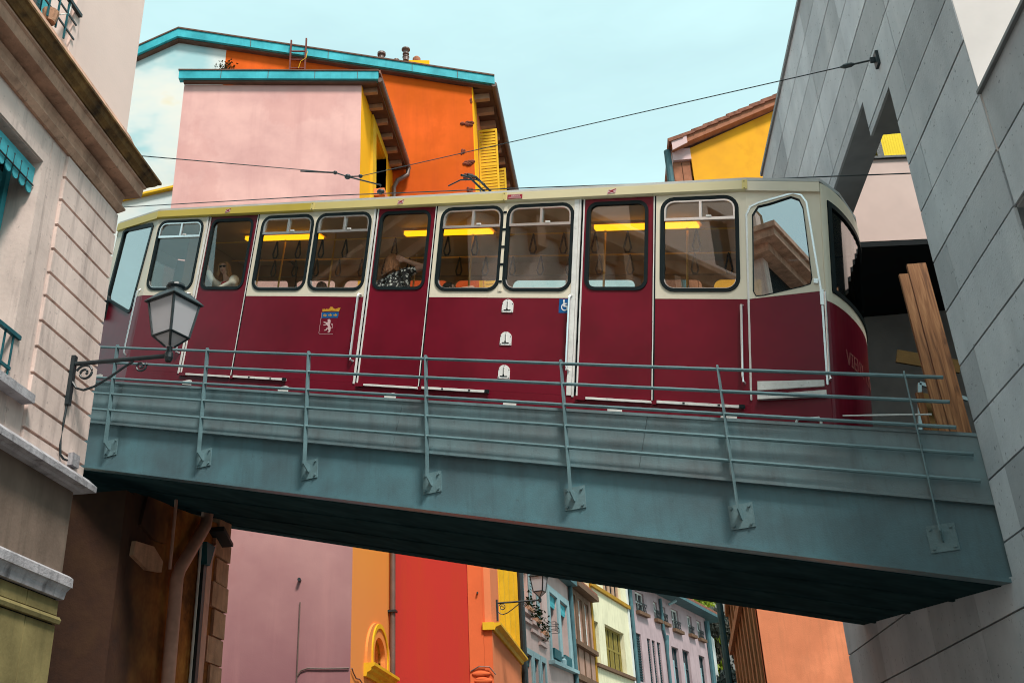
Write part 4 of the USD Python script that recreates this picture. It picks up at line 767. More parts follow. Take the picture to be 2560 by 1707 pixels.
def sitter(label, c, yaw, hairmat, cloth, arm=False):
    T = thing('person', label, 'person', c - UP * 1.2)
    sl, sr = W(c, -0.19, -0.27, -0.02), W(c, 0.19, -0.27, -0.02)
    hb_ = [((W(c, 0, -0.07, -0.01), 0.05), (W(c, 0, -0.24, -0.02), 0.055)), ((W(c, 0, -0.24, -0.02), 0.07), (W(c, 0, -0.7, -0.05), 0.12))]
    cl = [((sl, 0.08), (sr, 0.08)), ((sl, 0.085), (W(c, -0.1, -0.72, -0.04), 0.12)), ((sr, 0.085), (W(c, 0.1, -0.72, -0.04), 0.12))]
    if arm:
        e, w_ = W(c, 0.50, -0.21, 0.2), W(c, 0.12, -0.20, 0.3); hb_ += [((sr, 0.05), (e, 0.043)), ((e, 0.043), (w_, 0.03))] + hand(w_, w_ - e, -UP); cl += [((sr, 0.07), (W(c, 0.36, -0.24, 0.1), 0.055))]
    for sgn in (-1, 1):
        h = W(c, 0.1 * sgn, -0.76, -0.03); k = h + N * -0.42; hb_ += [((h, 0.09), (k, 0.06)), ((k, 0.06), (k - UP * 0.42, 0.045)), ((k - UP * 0.42, 0.04), (k - UP * 0.44 - N * 0.12, 0.035))]
        if not (arm and sgn > 0):
            sh_ = sr if sgn > 0 else sl; e = sh_ + HR * 0.06 * sgn - UP * 0.27 - N * 0.03; w_ = e - N * 0.2 - UP * 0.05; hb_ += [((sh_, 0.05), (e, 0.04)), ((e, 0.04), (w_, 0.028))] + hand(w_, -N, -UP); cl += [((sh_, 0.075), (e, 0.055))]
    part(T, 'body', chain(hb_, 0.014, 6), M['skin'], smooth=True); part(T, 'shirt', chain(cl, 0.025, 6), cloth, smooth=True)
    head(T, c, yaw, None, hairmat, True, False, 0.0)
sitter('seated passenger with brown hair low in the window right of the left door', CF(-7.62, 0.70, -0.5), 2.6, M['hair_brown'], M['red_top'])
sitter('seated passenger with dark hair low in the window left of the middle door', CF(-6.12, 0.71, -0.6), 2.9, M['hair_dark'], M['navy'])
sitter('seated passenger resting a bare forearm on the sill right of the middle door', CF(-3.52, 0.66, -0.50), 2.2, M['hair_dark'], M['navy'], arm=True)

# ---------------------------------------------------------------- overhead wires
def wname(name, label, m, mtl='iron'): return solo(name, m, M[mtl], label, 'wire')
c0, c1 = BR(-7.24, 3.32, -1.2), BR(-6.62, 3.205, -1.2)
T = thing('span_wire', 'thin black span wire with clamps over the car, rising to the grey building', 'wire', c0)
anc = np.array([3.90, 10.50, 9.97]); s1 = anc + (c1 - anc) * 0.045
part(T, 'wire', tube([(-5.36, 9.85, 9.16), c0], 0.007, 6), M['iron']); part(T, 'wire', tube([c1, s1], 0.007, 6), M['iron'])
part(T, 'turnbuckle', tube([anc + (c1 - anc) * 0.028, anc + (c1 - anc) * 0.033, anc + (c1 - anc) * 0.043, anc + (c1 - anc) * 0.048], [0.01, 0.03, 0.03, 0.01], 6), M['iron'])
part(T, 'rod', tube([anc, anc + (c1 - anc) * 0.03], 0.012, 6), M['iron'])
part(T, 'anchor', [GW.box(-10.56, -10.44, 9.86, 10.06, 0, 0.04), GW.box(-10.52, -10.49, 9.93, 10.0, 0.03, 0.1)], M['iron'])
m_ = (c0 + c1) / 2 - UP * 0.05
part(T, 'clamp', [tube([c0, m_], 0.013, 6), tube([m_, c1], 0.013, 6), blob(m_, (0.06, 0.05, 0.05), 2), blob(c0, (0.04, 0.04, 0.035), 2), blob(c1, (0.04, 0.04, 0.035), 2)], M['iron'])
k0 = BR(-6.06, 2.84, -1.2)
part(T, 'dropper', [tube([m_, k0 + UP * 0.16, k0 + UP * 0.1, k0], 0.014, 6), blob(k0 + UP * 0.02, (0.07, 0.05, 0.05), 2)], M['iron'])
part(T, 'clamp', [tube([BR(-8.1, 3.41, -1.2), c0], 0.016, 6)], M['iron'])
solo('contact_wire', tube([BR(-20, 2.93, -1.2), BR(-13.5, 2.885, -1.2), BR(-7.4, 2.85, -1.2), BR(-3, 2.755, -1.2), BR(-1.1, 2.708, -1.2), BR(2.6, 2.63, -1.2), BR(6, 2.56, -1.2)], 0.009, 6), M['iron'], 'black contact wire running low along the car roof into the grey building', 'wire')

# timber planks and things in the vault
def plank(x0, x1, y, z0, z1, lean, label, name='timber_plank'):
    o = np.array([x0, y, z0]); F = Fr((x0, y, z0), (1, 0, 0), np.array([lean, 0.05, 1]), (0, -1, 0))
    m = F.box(0, x1 - x0, 0, z1 - z0, -0.05, 0.0); p = thing(name, label, 'plank', o)
    part(p, 'board', m, M['timber'])
plank(4.055, 4.165, 11.75, 4.9, 7.68, 0.0, 'narrow light timber plank leaning at the vault mouth, left of the wide one')
plank(4.19, 4.425, 11.78, 4.9, 7.83, 0.0, 'wide brown knotted timber plank leaning against the opening edge')
plank(3.95, 4.03, 11.9, 5.0, 6.1, 0.0, 'short dark timber stub beside the two leaning planks')
M['dark_timber'] = mat('dark_timber', (0.06, 0.036, 0.008), 0.8, 0.2, 5)
T = thing('timber_trestle', 'dim ochre and dark timber trestle inside the vault behind the car', 'trestle', (4.2, 13.5, 5))
part(T, 'board', [bar((4.6, 14.2, 5.2), (4.9, 14.2, 6.9), 0.25, 0.04, (0, -1, 0))], M['dark_timber']); part(T, 'board', [bar((4.55, 14.25, 7.55), (5.4, 14.25, 7.3), 0.04, 0.2)], M['dark_timber'])
part(T, 'frame', [bar((4.5, 14.0, 6.0), (4.7, 14.0, 7.0), 0.05, 0.05), bar((4.7, 14.0, 7.0), (5.3, 14.0, 6.7), 0.05, 0.05)], M['steel'])
T = thing('white_barrier', 'thin white rail barrier standing behind the car on the bridge deck', 'barrier', (3.3, 11.4, 5))
part(T, 'rail', tube([(2.9, 11.6, 5.75), (3.95, 11.6, 5.68)], 0.012, 6), M['white_metal']); part(T, 'post', bar((2.92, 11.62, 4.85), (2.86, 11.62, 6.0), 0.045, 0.03, (0, -1, 0)), M['blush_print'])
# ---------------------------------------------------------------- houses beyond the bridge
M['pink'] = mat('pink_plaster', (0.66, 0.35, 0.33), 0.9, 0.13, 0.5, col2=(0.70, 0.40, 0.36), low=(0.17, 0.06, 0.08), lowz=(2.5, 15), streak=0.35, sscale=0.3, patch=(0.60, 0.29, 0.265), dirt=(0.50, 0.24, 0.23), bump=0.1)  # low colour paints in the shade on the lower wall
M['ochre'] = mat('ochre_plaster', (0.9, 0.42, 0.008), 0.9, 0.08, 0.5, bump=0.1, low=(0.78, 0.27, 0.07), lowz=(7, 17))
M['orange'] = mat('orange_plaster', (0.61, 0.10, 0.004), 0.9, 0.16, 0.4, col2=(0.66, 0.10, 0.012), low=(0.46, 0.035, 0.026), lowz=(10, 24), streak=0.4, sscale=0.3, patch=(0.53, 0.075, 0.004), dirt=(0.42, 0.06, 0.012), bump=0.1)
M['red_orange'] = mat('red_orange_plaster', (0.66, 0.13, 0.045), 0.9, 0.1, 0.5, bump=0.1)
M['salmon'] = mat('salmon_plaster', (0.74, 0.23, 0.10), 0.9, 0.08, 0.5, bump=0.1)
M['mural'] = usdkit.material(stage, '/World/Looks/mural_sky', {
    'g': ('geometry', {}), 'm': ('mapping', {'scale': (0.5, 0.5, 0.8)}), 'n': ('noise_texture', {'scale': 0.55, 'detail': 4.0, 'roughness': 0.5}),
    'r': ('rgb_ramp', {'ramp': [(0.34, (0.34, 0.52, 0.55)), (0.44, (0.58, 0.62, 0.61)), (0.56, (0.68, 0.65, 0.60)), (0.68, (0.70, 0.55, 0.30))]}), 'p': ('principled_bsdf', {'roughness': 0.9})},
    [('g.position', 'm.vector'), ('m.vector', 'n.vector'), ('n.fac', 'r.fac'), ('r.color', 'p.base_color')], surface='p.BSDF')
M['teal_zinc'] = mat('teal_fascia', (0.02, 0.32, 0.38), 0.5, 0.25, 1.2, col2=(0.05, 0.38, 0.44), streak=0.25, dirt=(0.02, 0.15, 0.2))
M['brown_wood'] = mat('brown_eaves', (0.13, 0.07, 0.05), 0.7, 0.25, 3.0)
M['light_wood'] = mat('rafter_wood', (0.40, 0.25, 0.17), 0.7, 0.2, 3.0)
M['zinc_brown'] = mat('brown_gutter', (0.13, 0.075, 0.06), 0.45, 0.25, 2.0, spec=0.5)
M['yellow_paint'] = mat('yellow_shutter', (0.72, 0.42, 0.02), 0.6, 0.12, 2.0)
M['dark_yellow'] = mat('dark_yellow_shutter', (0.36, 0.19, 0.015), 0.6, 0.15, 2.0)
M['terracotta'] = mat('terracotta', (0.35, 0.14, 0.08), 0.85, 0.2, 4.0)
M['tile'] = mat('roof_tile', (0.22, 0.09, 0.06), 0.85, 0.4, 6.0)
M['rough_stone'] = mat('rough_stone', (0.22, 0.06, 0.035), 0.95, 0.5, 6.0, bump=0.8, bscale=15)
hp = math.radians(80.9)
AD = np.array([math.sin(hp), math.cos(hp), 0]); AN = np.array([math.cos(hp), -math.sin(hp), 0])
KU = 1.25                                        # the far houses are drawn in units of 1.25 m
Z0 = -0.4                                        # level of their drawings' zero line
PF = Fr((-6.5, 26.516, Z0), KU * AD, KU * UP, KU * AN)           # pink front, a = along to the right
PS = Fr((-6.5, 0, Z0), (0, KU, 0), KU * UP, (KU, 0, 0))  # its street side
def window(F, parent, a0, a1, z0, z1, depth=0.22, fr='white_paint', gl='win_glass', nx=2, nz=3, t=0.05, label=None):
    ho = sbox(a0, z0, a1, z1); cells = []
    w, h = (a1 - a0 - t) / nx, (z1 - z0 - t) / nz
    for i in range(nx):
        for j in range(nz): cells.append(sbox(a0 + t + i * w, z0 + t + j * h, a0 + (i + 1) * w, z0 + (j + 1) * h))
    p = part(parent, 'window', F.ext(ho.difference(unary_union(cells)), -depth, -depth + 0.05), M[fr], label)
    part(p, 'pane', F.box(a0, a1, z0, z1, -depth - 0.03, -depth), M[gl])
    return p
def bevel_gutter(F, parent, a0, a1, z, c, r=0.09):
    return part(parent, 'gutter', F.tube([(a0, z, c), (a1, z, c)], r, 10), M['zinc_brown'], smooth=50)

T = thing('pink_house', 'narrow pink house with teal roof edge and ochre street side, behind the car', 'house', (-6.5, 26.5, 0))
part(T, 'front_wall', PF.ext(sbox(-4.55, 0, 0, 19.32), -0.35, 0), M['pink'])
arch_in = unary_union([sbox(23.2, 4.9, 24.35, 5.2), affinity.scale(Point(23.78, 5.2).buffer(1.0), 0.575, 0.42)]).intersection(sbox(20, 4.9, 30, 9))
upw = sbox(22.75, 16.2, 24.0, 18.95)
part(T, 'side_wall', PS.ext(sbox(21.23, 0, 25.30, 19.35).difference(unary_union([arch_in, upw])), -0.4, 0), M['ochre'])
aw = part(T, 'arched_window', PS.ext(unary_union([sbox(22.5, 4.9, 24.98, 5.05), affinity.scale(Point(23.74, 5.05).buffer(1.0, quad_segs=14), 1.24, 0.88)]).intersection(sbox(20, 4.9, 30, 9)).difference(arch_in), 0, 0.05), M['ochre'], 'arched ochre window surround')
for i, (e, c) in enumerate(((0.30, 0.02), (0.2, -0.05), (0.1, -0.12))): part(aw, 'arch_moulding', PS.ext(arch_in.buffer(e).difference(arch_in.buffer(e - 0.1)).intersection(sbox(20, 4.9, 30, 9)), c, c + 0.06), M['yellow_paint'])
part(aw, 'pane', PS.ext(arch_in.buffer(0.02), -0.3, -0.26), M['brown_wood'])
part(aw, 'sill', [PS.sweep_a([(-0.05, 4.62), (0.06, 4.62), (0.08, 4.70), (0.16, 4.74), (0.17, 4.80), (0.24, 4.83), (0.24, 4.895), (-0.05, 4.895)], 22.38, 25.1)], M['yellow_paint'])
w = window(PS, T, 22.75, 24.0, 16.2, 18.95, 0.25, 'yellow_paint', 'win_glass', 2, 2, 0.08)
part(T, 'window_surround', PS.ext(sbox(22.35, 15.2, 24.25, 19.25).difference(sbox(22.75, 15.2, 24.0, 18.97)), 0, 0.07), M['yellow_paint'])
part(T, 'reveal', PS.box(24.0, 24.04, 16.2, 18.95, -0.38, 0.09), M['ochre'])
part(T, 'window_box', PS.box(22.5, 23.6, 16.75, 16.95, 0.05, 0.35), M['salmon'])
f = part(T, 'roof_fascia', PF.box(-4.66, 0.445, 19.385, 19.63, 0.02, 0.2), M['teal_zinc'])
part(f, 'drip_edge', [PF.box(-4.68, 0.46, 19.63, 19.665, -0.1, 0.225), PF.box(-4.55, 0.40, 19.325, 19.385, 0.0, 0.12)], M['brown_wood'])
for a in (-3.6, -2.4, -1.2, -0.1): part(f, 'seam', PF.box(a, a + 0.012, 19.39, 19.63, 0.2, 0.208), M['brown_wood'])
part(T, 'roof', PS.ext(Polygon([(21.2, 19.66), (25.4, 19.66), (25.4, 19.76), (21.2, 19.76)]), -4.4, 0.5), M['tile'])
part(T, 'eaves', PS.box(21.25, 25.25, 19.40, 19.44, 0.0, 0.42), M['brown_wood'])
for k in range(6): part(T, 'rafter', PS.box(21.45 + 0.66 * k, 21.57 + 0.66 * k, 19.27, 19.40, 0.0, 0.36), M['light_wood'])
bevel_gutter(PS, T, 21.15, 25.2, 19.40, 0.50)
d = part(T, 'downpipe', PS.tube([(25.12, 19.36, 0.50), (25.1, 19.1, 0.48), (24.98, 18.85, 0.2), (24.95, 18.6, 0.1), (24.95, 0.2, 0.1)], 0.085, 10), M['zinc_brown'], smooth=50)
part(d, 'bracket', [PS.box(24.84, 25.06, z, z + 0.05, 0.0, 0.2) for z in (17.3, 14.0, 10.2, 6.4)], M['iron'])
part(T, 'white_pipe', PS.tube([(25.12, 0.3, 0.07), (25.12, 9.5, 0.07)], 0.025, 6), M['blush_print'])
part(T, 'knob', PF.tube([(-1.08, 6.43, 0), (-1.08, 6.43, 0.12)], 0.045, 10), M['iron'])
w = part(T, 'wall_cable', [PF.tube([(-1.05, 5.98, 0.03), (-1.055, 4.7, 0.03), (-1.05, 3.5, 0.03)], 0.017, 6), PF.tube([(-1.05, 4.52, 0.03), (-0.98, 4.62, 0.03), (-0.85, 4.66, 0.03), (-0.5, 4.64, 0.03), (-0.02, 4.63, 0.03)], 0.02, 6)], M['zinc_brown'])
part(w, 'street_cable', PS.tube([(21.22, 4.63, 0.03), (21.35, 4.56, 0.03), (21.6, 4.48, 0.03), (21.9, 4.5, 0.03), (22.3, 4.42, 0.03), (24.9, 4.4, 0.03)], 0.018, 6), M['zinc_brown'])

# orange gable house with a painted sky on its left part
OB = np.array([-6.5, 31.5625, Z0]); OF = Fr(OB, KU * AD, KU * UP, KU * AN)
T = thing('orange_house', 'tall orange gable house with teal roof edge and pale painted sky, behind the pink house', 'house', OB)
part(T, 'mural_wall', OF.ext(Polygon([(-12, 0), (-5.18, 0), (-5.18, 23.95), (-6.65, 24.22), (-7.9, 23.45), (-12, 20.9)]), -0.4, 0), M['mural'], 'wall painted as a pale cloudy sky')
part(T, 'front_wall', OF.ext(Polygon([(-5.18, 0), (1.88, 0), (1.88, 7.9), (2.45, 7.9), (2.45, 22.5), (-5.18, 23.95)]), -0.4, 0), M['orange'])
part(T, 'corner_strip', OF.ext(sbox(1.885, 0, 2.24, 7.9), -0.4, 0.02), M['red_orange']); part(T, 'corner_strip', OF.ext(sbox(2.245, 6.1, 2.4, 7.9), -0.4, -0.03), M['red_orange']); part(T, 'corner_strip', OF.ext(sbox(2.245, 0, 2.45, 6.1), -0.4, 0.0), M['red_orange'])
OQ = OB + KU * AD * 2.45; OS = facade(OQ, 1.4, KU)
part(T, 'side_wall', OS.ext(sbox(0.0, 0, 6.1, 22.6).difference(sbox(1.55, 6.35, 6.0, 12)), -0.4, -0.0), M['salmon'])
part(T, 'back', OS.box(0.4, 9, 0, 22, -3.0, -0.9), M['orange'])
for k, (a0, a1) in enumerate(((1.6, 2.55), (2.62, 3.6), (3.9, 4.9), (5.0, 5.95))): part(T, 'shutter_panel', OS.box(a0, a1, 6.36, 11.9, -0.2 - 0.04 * (k % 2), -0.12), M['dark_yellow'])
for a in (1.55, 2.56, 3.66, 4.93, 5.97): part(T, 'window_post', OS.box(a, a + 0.09, 6.35, 11.9, -0.25, 0.03), M['yellow_paint'])
part(T, 'sill', OS.sweep_a([(-0.02, 5.95), (0.06, 5.95), (0.1, 6.03), (0.22, 6.07), (0.22, 6.13), (-0.02, 6.13)], 0.0, 6.3), M['yellow_paint'], 'ochre moulded sill')
part(T, 'sill_return', OF.box(2.22, 2.5, 5.95, 6.13, -0.1, 0.1), M['yellow_paint'])
part(T, 'knob', OF.tube([(2.12, 6.85, 0), (2.12, 6.85, 0.1)], 0.03, 8), M['iron'])
for i in range(14): part(T, 'rough_stone', OF.put(blob((2.0 + 0.45 * rng.random(), 4.95 - 0.13 * (i // 2) - 0.05 * rng.random(), 0.03), (0.14 + 0.08 * rng.random(), 0.05 + 0.02 * rng.random(), 0.05), 2)), M['red_orange'])
part(T, 'wall_cable', OF.tube([(1.9, 5.0, 0.04), (2.1, 5.1, 0.06), (2.35, 5.08, 0.06), (2.5, 4.9, 0.06)], 0.02, 6), M['zinc_brown'])
slope_pts = [(-12.4, 20.6), (-7.9, 23.49), (-6.65, 24.27), (3.16, 22.45)]
up = [(a, z + 0.30) for a, z in slope_pts]
f = part(T, 'roof_fascia', OF.ext(Polygon(slope_pts + up[::-1]), 0.02, 0.25), M['teal_zinc'])
part(f, 'drip_edge', [OF.ext(Polygon(up + [(a, z + 0.05) for a, z in up[::-1]]), -0.2, 0.28), OF.ext(Polygon([(a, z - 0.06) for a, z in slope_pts] + slope_pts[::-1]), 0, 0.16)], M['brown_wood'])
for a in (-4.4, -2.0, 0.6, 2.0): part(f, 'seam', OF.box(a, a + 0.015, 24.27 - 0.1855 * (a + 6.65) + 0.01, 24.27 - 0.1855 * (a + 6.65) + 0.28, 0.25, 0.26), M['brown_wood'])
part(T, 'roof', OF.ext(Polygon([(a, z + 0.05) for a, z in up] + [(a, z + 0.16) for a, z in up[::-1]]), -11, 0.15), M['tile'])
ES = facade(OQ, 1.4, KU)
part(T, 'eaves', ES.box(0.1, 8.2, 22.50, 22.54, 0, 0.64), M['brown_wood'])
for k in range(11): part(T, 'rafter', ES.ext(Polygon([(0.35 + 0.7 * k, 22.3), (0.5 + 0.7 * k, 22.3), (0.5 + 0.7 * k, 22.5), (0.35 + 0.7 * k, 22.5)]), 0, 0.5 + 0.04 * (k % 2)), M['light_wood'])
bevel_gutter(ES, T, -0.1, 8.4, 22.45, 0.72, 0.11)
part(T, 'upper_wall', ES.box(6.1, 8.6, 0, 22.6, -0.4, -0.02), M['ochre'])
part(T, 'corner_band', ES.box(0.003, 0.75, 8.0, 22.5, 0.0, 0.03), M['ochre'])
for k, (a, z0, z1, o) in enumerate(((1.0, 18.9, 21.6, 0.62), (3.2, 18.9, 21.6, 0.62), (1.0, 15.2, 18.2, 0.6), (3.2, 15.2, 18.2, 0.6))):
    s = part(T, 'open_shutter', [ES.box(a, a + 0.05, z0, z1, 0.02, 0.07), ES.box(a, a + 0.05, z0, z1, o - 0.06, o), ES.box(a, a + 0.05, z0, z0 + 0.08, 0.07, o - 0.06), ES.box(a, a + 0.05, z1 - 0.08, z1, 0.07, o - 0.06), ES.box(a, a + 0.05, (z0 + z1) / 2 - 0.04, (z0 + z1) / 2 + 0.04, 0.07, o - 0.06)], M['yellow_paint'])
    for j in range(22): part(s, 'slat', ES.box(a + 0.01, a + 0.035, z0 + 0.1 + j * (z1 - z0 - 0.2) / 22, z0 + 0.1 + (j + 0.7) * (z1 - z0 - 0.2) / 22, 0.07, o - 0.06), M['yellow_paint'])
for z0, z1 in ((18.9, 21.6), (15.2, 18.2)): part(T, 'window', ES.box(1.3, 3.1, z0, z1, -0.05, 0.02), M['win_glass'])
for a, z, w_ in ((2.26, 21.12, 0.2), (2.28, 19.66, 0.19), (2.27, 19.2, 0.19), (2.42, 22.0, 0.05), (2.12, 20.07, 0.07), (2.3, 18.7, 0.1)):
    r2 = random.Random(int(z * 100)); st = []
    for j in range(9): st.append(OF.put(blob((a + w_ * (2 * r2.random() - 1) * 0.8, z + 0.07 * (2 * r2.random() - 1), 0.0), (w_ * 0.4, 0.04 + 0.02 * r2.random(), 0.06 * (1 if w_ > .1 else .5)), 2)))
    part(T, 'bare_stone', st, M['rough_stone'])
part(T, 'ledge', OF.ext(Polygon([(-9.0, 18.0), (-6.28, 18.76), (-6.28, 18.83), (-9.0, 18.07)]), 0, 0.15), M['yellow_paint'])
part(T, 'chimney_stack', OF.box(0.5, 1.15, 22.9, 23.66, -0.6, -0.1), M['ochre'])
part(T, 'chimney_cowl', lathe([(0, 0), (0.12, 0), (0.12, 0.16), (0.14, 0.18), (0.14, 0.21), (0.08, 0.23), (0.08, 0.31), (0.13, 0.33), (0.13, 0.37), (0.07, 0.40), (0.09, 0.5), (0.17, 0.55), (0.17, 0.60), (0.08, 0.66), (0, 0.66)], OF(0.40, 23.75, -0.25), 14), M['zinc_brown'])
part(T, 'chimney_pot', lathe([(0, 0), (0.16, 0), (0.16, 0.17), (0.1, 0.25), (0, 0.27)], OF(0.74, 23.70, -0.25), 12), M['terracotta'])
part(T, 'chimney_pot', lathe([(0, 0), (0.1, 0), (0.1, 0.35), (0.17, 0.36), (0.17, 0.45), (0, 0.47)], OF(-0.37, 23.70, -0.25), 12), M['zinc_brown'])
part(T, 'chimney_pot', lathe([(0, 0), (0.12, 0), (0.12, 0.3), (0, 0.33)], OF(0.1, 23.55, -0.25), 12), M['zinc_brown'])

T = thing('roof_ladder', 'short rusty ladder rising from the pink house roof against the orange wall', 'ladder', OF(-2.9, 19.8, 0.5))
M['rust'] = mat('rusty_iron', (0.16, 0.045, 0.035), 0.7, 0.25, 8.0)
for a in (-3.13, -2.67): part(T, 'stile', OF.box(a - 0.024, a + 0.024, 19.8, 24.02 + (0.08 if a > -3 else 0), 0.33, 0.39), M['rust'])
for k in range(12): part(T, 'rung', OF.box(-3.1, -2.7, 19.95 + 0.33 * k, 19.98 + 0.33 * k, 0.34, 0.38), M['rust'])
part(T, 'wire', OF.tube([(-2.62, 23.6, 0.36), (-2.65, 23.3, 0.4), (-2.8, 23.15, 0.42), (-2.86, 22.9, 0.4)], 0.012, 5), M['yellow_paint'])

M['plant'] = mat('dry_plant', (0.06, 0.045, 0.012), 0.9, 0.5, 10)
r2 = random.Random(5); lf = []
for i in range(120):
    c = OF(-5.12 + 0.2 * r2.gauss(0, 0.7), 23.15 + 0.22 * r2.gauss(0, 0.6), 0.06 + 0.1 * r2.random()); a = np.array([r2.gauss(0, 1), r2.gauss(0, 1), r2.gauss(0, 1)]); a /= np.linalg.norm(a); b = np.cross(a, [0.3, 0.5, 0.8])
    lf.append(trimesh.Trimesh([c, c + a * 0.1 + b * 0.03, c + a * 0.13, c + a * 0.1 - b * 0.03], [[0, 1, 2], [0, 2, 3]], process=False))
T = thing('wall_plant', 'dry tuft growing from a hole where the painted sky meets the orange wall', 'plant', OF(-5.12, 23.0, 0))
part(T, 'foliage', lf, M['plant']); part(T, 'root_clump', OF.put(blob((-5.18, 22.98, 0.02), (0.13, 0.1, 0.1), 2)), M['brown_wood'])

# the far lantern on the orange house
lantern('wall_lantern', 'small far black lantern on a bracket in front of the ochre shutters under the bridge', Fr(OS(0.98, 0, 0) - UP * Z0, OS.M[:3, 0] / KU, UP, OS.M[:3, 2] / KU), Z0 + 6.78 * KU, 1.13 * KU, 0.98 * KU, math.radians(-15), None)

# ---------------------------------------------------------------- row of houses down the street
M['rose_gray'] = mat('rose_gray_plaster', (0.50, 0.37, 0.35), 0.9, 0.12, 0.8, streak=0.3, dirt=(0.3, 0.22, 0.2))
M['pale_teal'] = mat('pale_teal_paint', (0.25, 0.37, 0.40), 0.6, 0.12, 3.0)
M['brown_plaster'] = mat('brown_plaster', (0.36, 0.22, 0.17), 0.9, 0.2, 1.5, streak=0.5, dirt=(0.15, 0.09, 0.06))
M['frame_brown'] = mat('frame_brown', (0.14, 0.08, 0.05), 0.7, 0.2, 3.0)
M['cream'] = mat('cream_plaster', (0.68, 0.64, 0.45), 0.9, 0.1, 1.0, streak=0.55, dirt=(0.36, 0.33, 0.2))
M['olive'] = mat('olive_frame', (0.22, 0.17, 0.04), 0.7, 0.2, 3.0)
M['mauve'] = mat('mauve_plaster', (0.40, 0.30, 0.32), 0.9, 0.16, 0.8, streak=0.35, dirt=(0.2, 0.15, 0.16))
M['off_white'] = mat('off_white_paint', (0.62, 0.64, 0.62), 0.6, 0.1)
M['zinc_teal'] = mat('teal_downpipe', (0.06, 0.13, 0.15), 0.5, 0.2)
M['shutter_dark'] = mat('dark_slatted_shutter', (0.02, 0.045, 0.055), 0.6, 0.2)
def house(name, label, O, h, L, z1, mtl, holes, base_z=0):
    F = facade(O, h, KU); T = thing(name, label, 'house', O)
    part(T, 'wall', F.ext(sbox(0, base_z, L, z1).difference(unary_union(holes)) if holes else sbox(0, base_z, L, z1), -0.4, 0), M[mtl])
    part(T, 'core', F.box(0.02, L - 0.02, 0, z1 - 0.1, -5, -0.75), M[mtl])
    return F, T
M['plant_green'] = mat('window_plant', (0.025, 0.05, 0.02), 0.8, 0.5, 10)
# house 2
H2 = np.array([-3.266, 40.619, Z0])
wn = [(0.2, 1.15), (1.28, 2.15), (2.32, 3.1)]; up2 = [(0.35, 1.1), (1.45, 2.1), (2.55, 3.15)]
hol = [sbox(a + 0.12, 4.4, b - 0.1, 6.42) for a, b in wn] + [sbox(a, z, b, 9.5) for (a, b), z in zip(up2, (7.75, 7.55, 7.3))] + [sbox(4.22, 6.75, 5.55, 9.03), sbox(6.02, 6.8, 7.38, 9.06)]
F, T = house('rose_gray_house', 'narrow rose grey house with pale teal double window under the bridge', H2, 9, 8.0, 9.9, 'rose_gray', hol)
for i, ((a, b), z) in enumerate(zip(up2, (7.75, 7.55, 7.3))):
    window(F, T, a, b, z, 9.5, 0.2, 'pale_teal', 'win_glass', 1, 3)
    part(T, 'louvred_shutter', [F.box(a - 0.28, a - 0.02, z + 0.25, 9.5, 0.02, 0.06)] + [F.box(a - 0.28, a - 0.02, z + 0.3 + 0.1 * k, z + 0.36 + 0.1 * k, 0.06, 0.075) for k in range(18)], M['pale_teal'])
    part(T, 'ledge', F.ext(Polygon([(a - 0.3, z - 0.12), (b + 0.2, z - 0.12), (b + 0.2, z), (a - 0.3, z)]), 0, 0.14), M['rose_gray']); part(T, 'ledge', F.box(a - 0.26, b + 0.12, z - 0.36, z - 0.26, 0, 0.09), M['rose_gray'])
    r3 = random.Random(i); lf = []
    for q in range(90):
        cc = F((a + b) / 2 + 0.16 * r3.gauss(0, 1), z + 0.2 + 0.15 * r3.gauss(0, 1), 0.14 + 0.07 * r3.gauss(0, 1)); d1 = np.array([r3.gauss(0, 1), r3.gauss(0, 1), r3.gauss(0, 1)]); d1 /= np.linalg.norm(d1); d2 = np.cross(d1, [0.2, 0.5, 0.8])
        lf.append(trimesh.Trimesh([cc, cc + d1 * 0.09 + d2 * 0.05, cc + d1 * 0.16, cc + d1 * 0.09 - d2 * 0.05], [[0, 1, 2], [0, 2, 3]], process=False))
    part(T, 'flower_box', F.box(a + 0.05, b - 0.05, z, z + 0.12, 0.02, 0.2), M['quoin_rust']); part(T, 'foliage', lf, M['plant_green'])
for a, b in wn:
    window(F, T, a + 0.12, b - 0.1, 4.4, 6.42, 0.2, 'pale_teal', 'win_glass', 1, 3)
    part(T, 'window_surround', F.ext(sbox(a - 0.02, 4.4, b + 0.04, 6.6).difference(sbox(a + 0.12, 4.4, b - 0.1, 6.42)), 0, 0.05), M['pale_teal'])
    part(T, 'valance', F.box(a + 0.12, b - 0.1, 6.1, 6.4, -0.1, -0.06), M['teal_dark'])
sur = Polygon([(4.0, 6.6), (8.0, 6.72), (7.7, 9.3), (4.0, 9.25)])
part(T, 'window_surround', F.ext(sur.difference(unary_union([sbox(4.22, 6.75, 5.55, 9.03), sbox(6.02, 6.8, 7.38, 9.06)])), 0, 0.06), M['pale_teal'], 'pale teal surround of the double window')
part(T, 'sill', F.ext(Polygon([(3.7, 6.5), (8.05, 6.64), (8.05, 6.76), (3.7, 6.62)]), 0, 0.22), M['pale_teal'])
for a, b in ((4.22, 5.55), (6.02, 7.38)):
    window(F, T, a, b, 6.75, 9.04, 0.3, 'pale_teal', 'win_glass', 2, 3)
    v_ = part(T, 'valance', F.box(a, b, 8.72, 9.02, -0.08, -0.05), M['teal'])
    part(v_, 'tongue', [F.box(a + 0.13 * k, a + 0.08 + 0.13 * k, 8.62, 8.72, -0.08, -0.05) for k in range(10)], M['teal'])
    part(T, 'window_planter', F.box(a + 0.05, b - 0.15, 6.78, 7.1, -0.05, 0.12), M['teal_dark'])
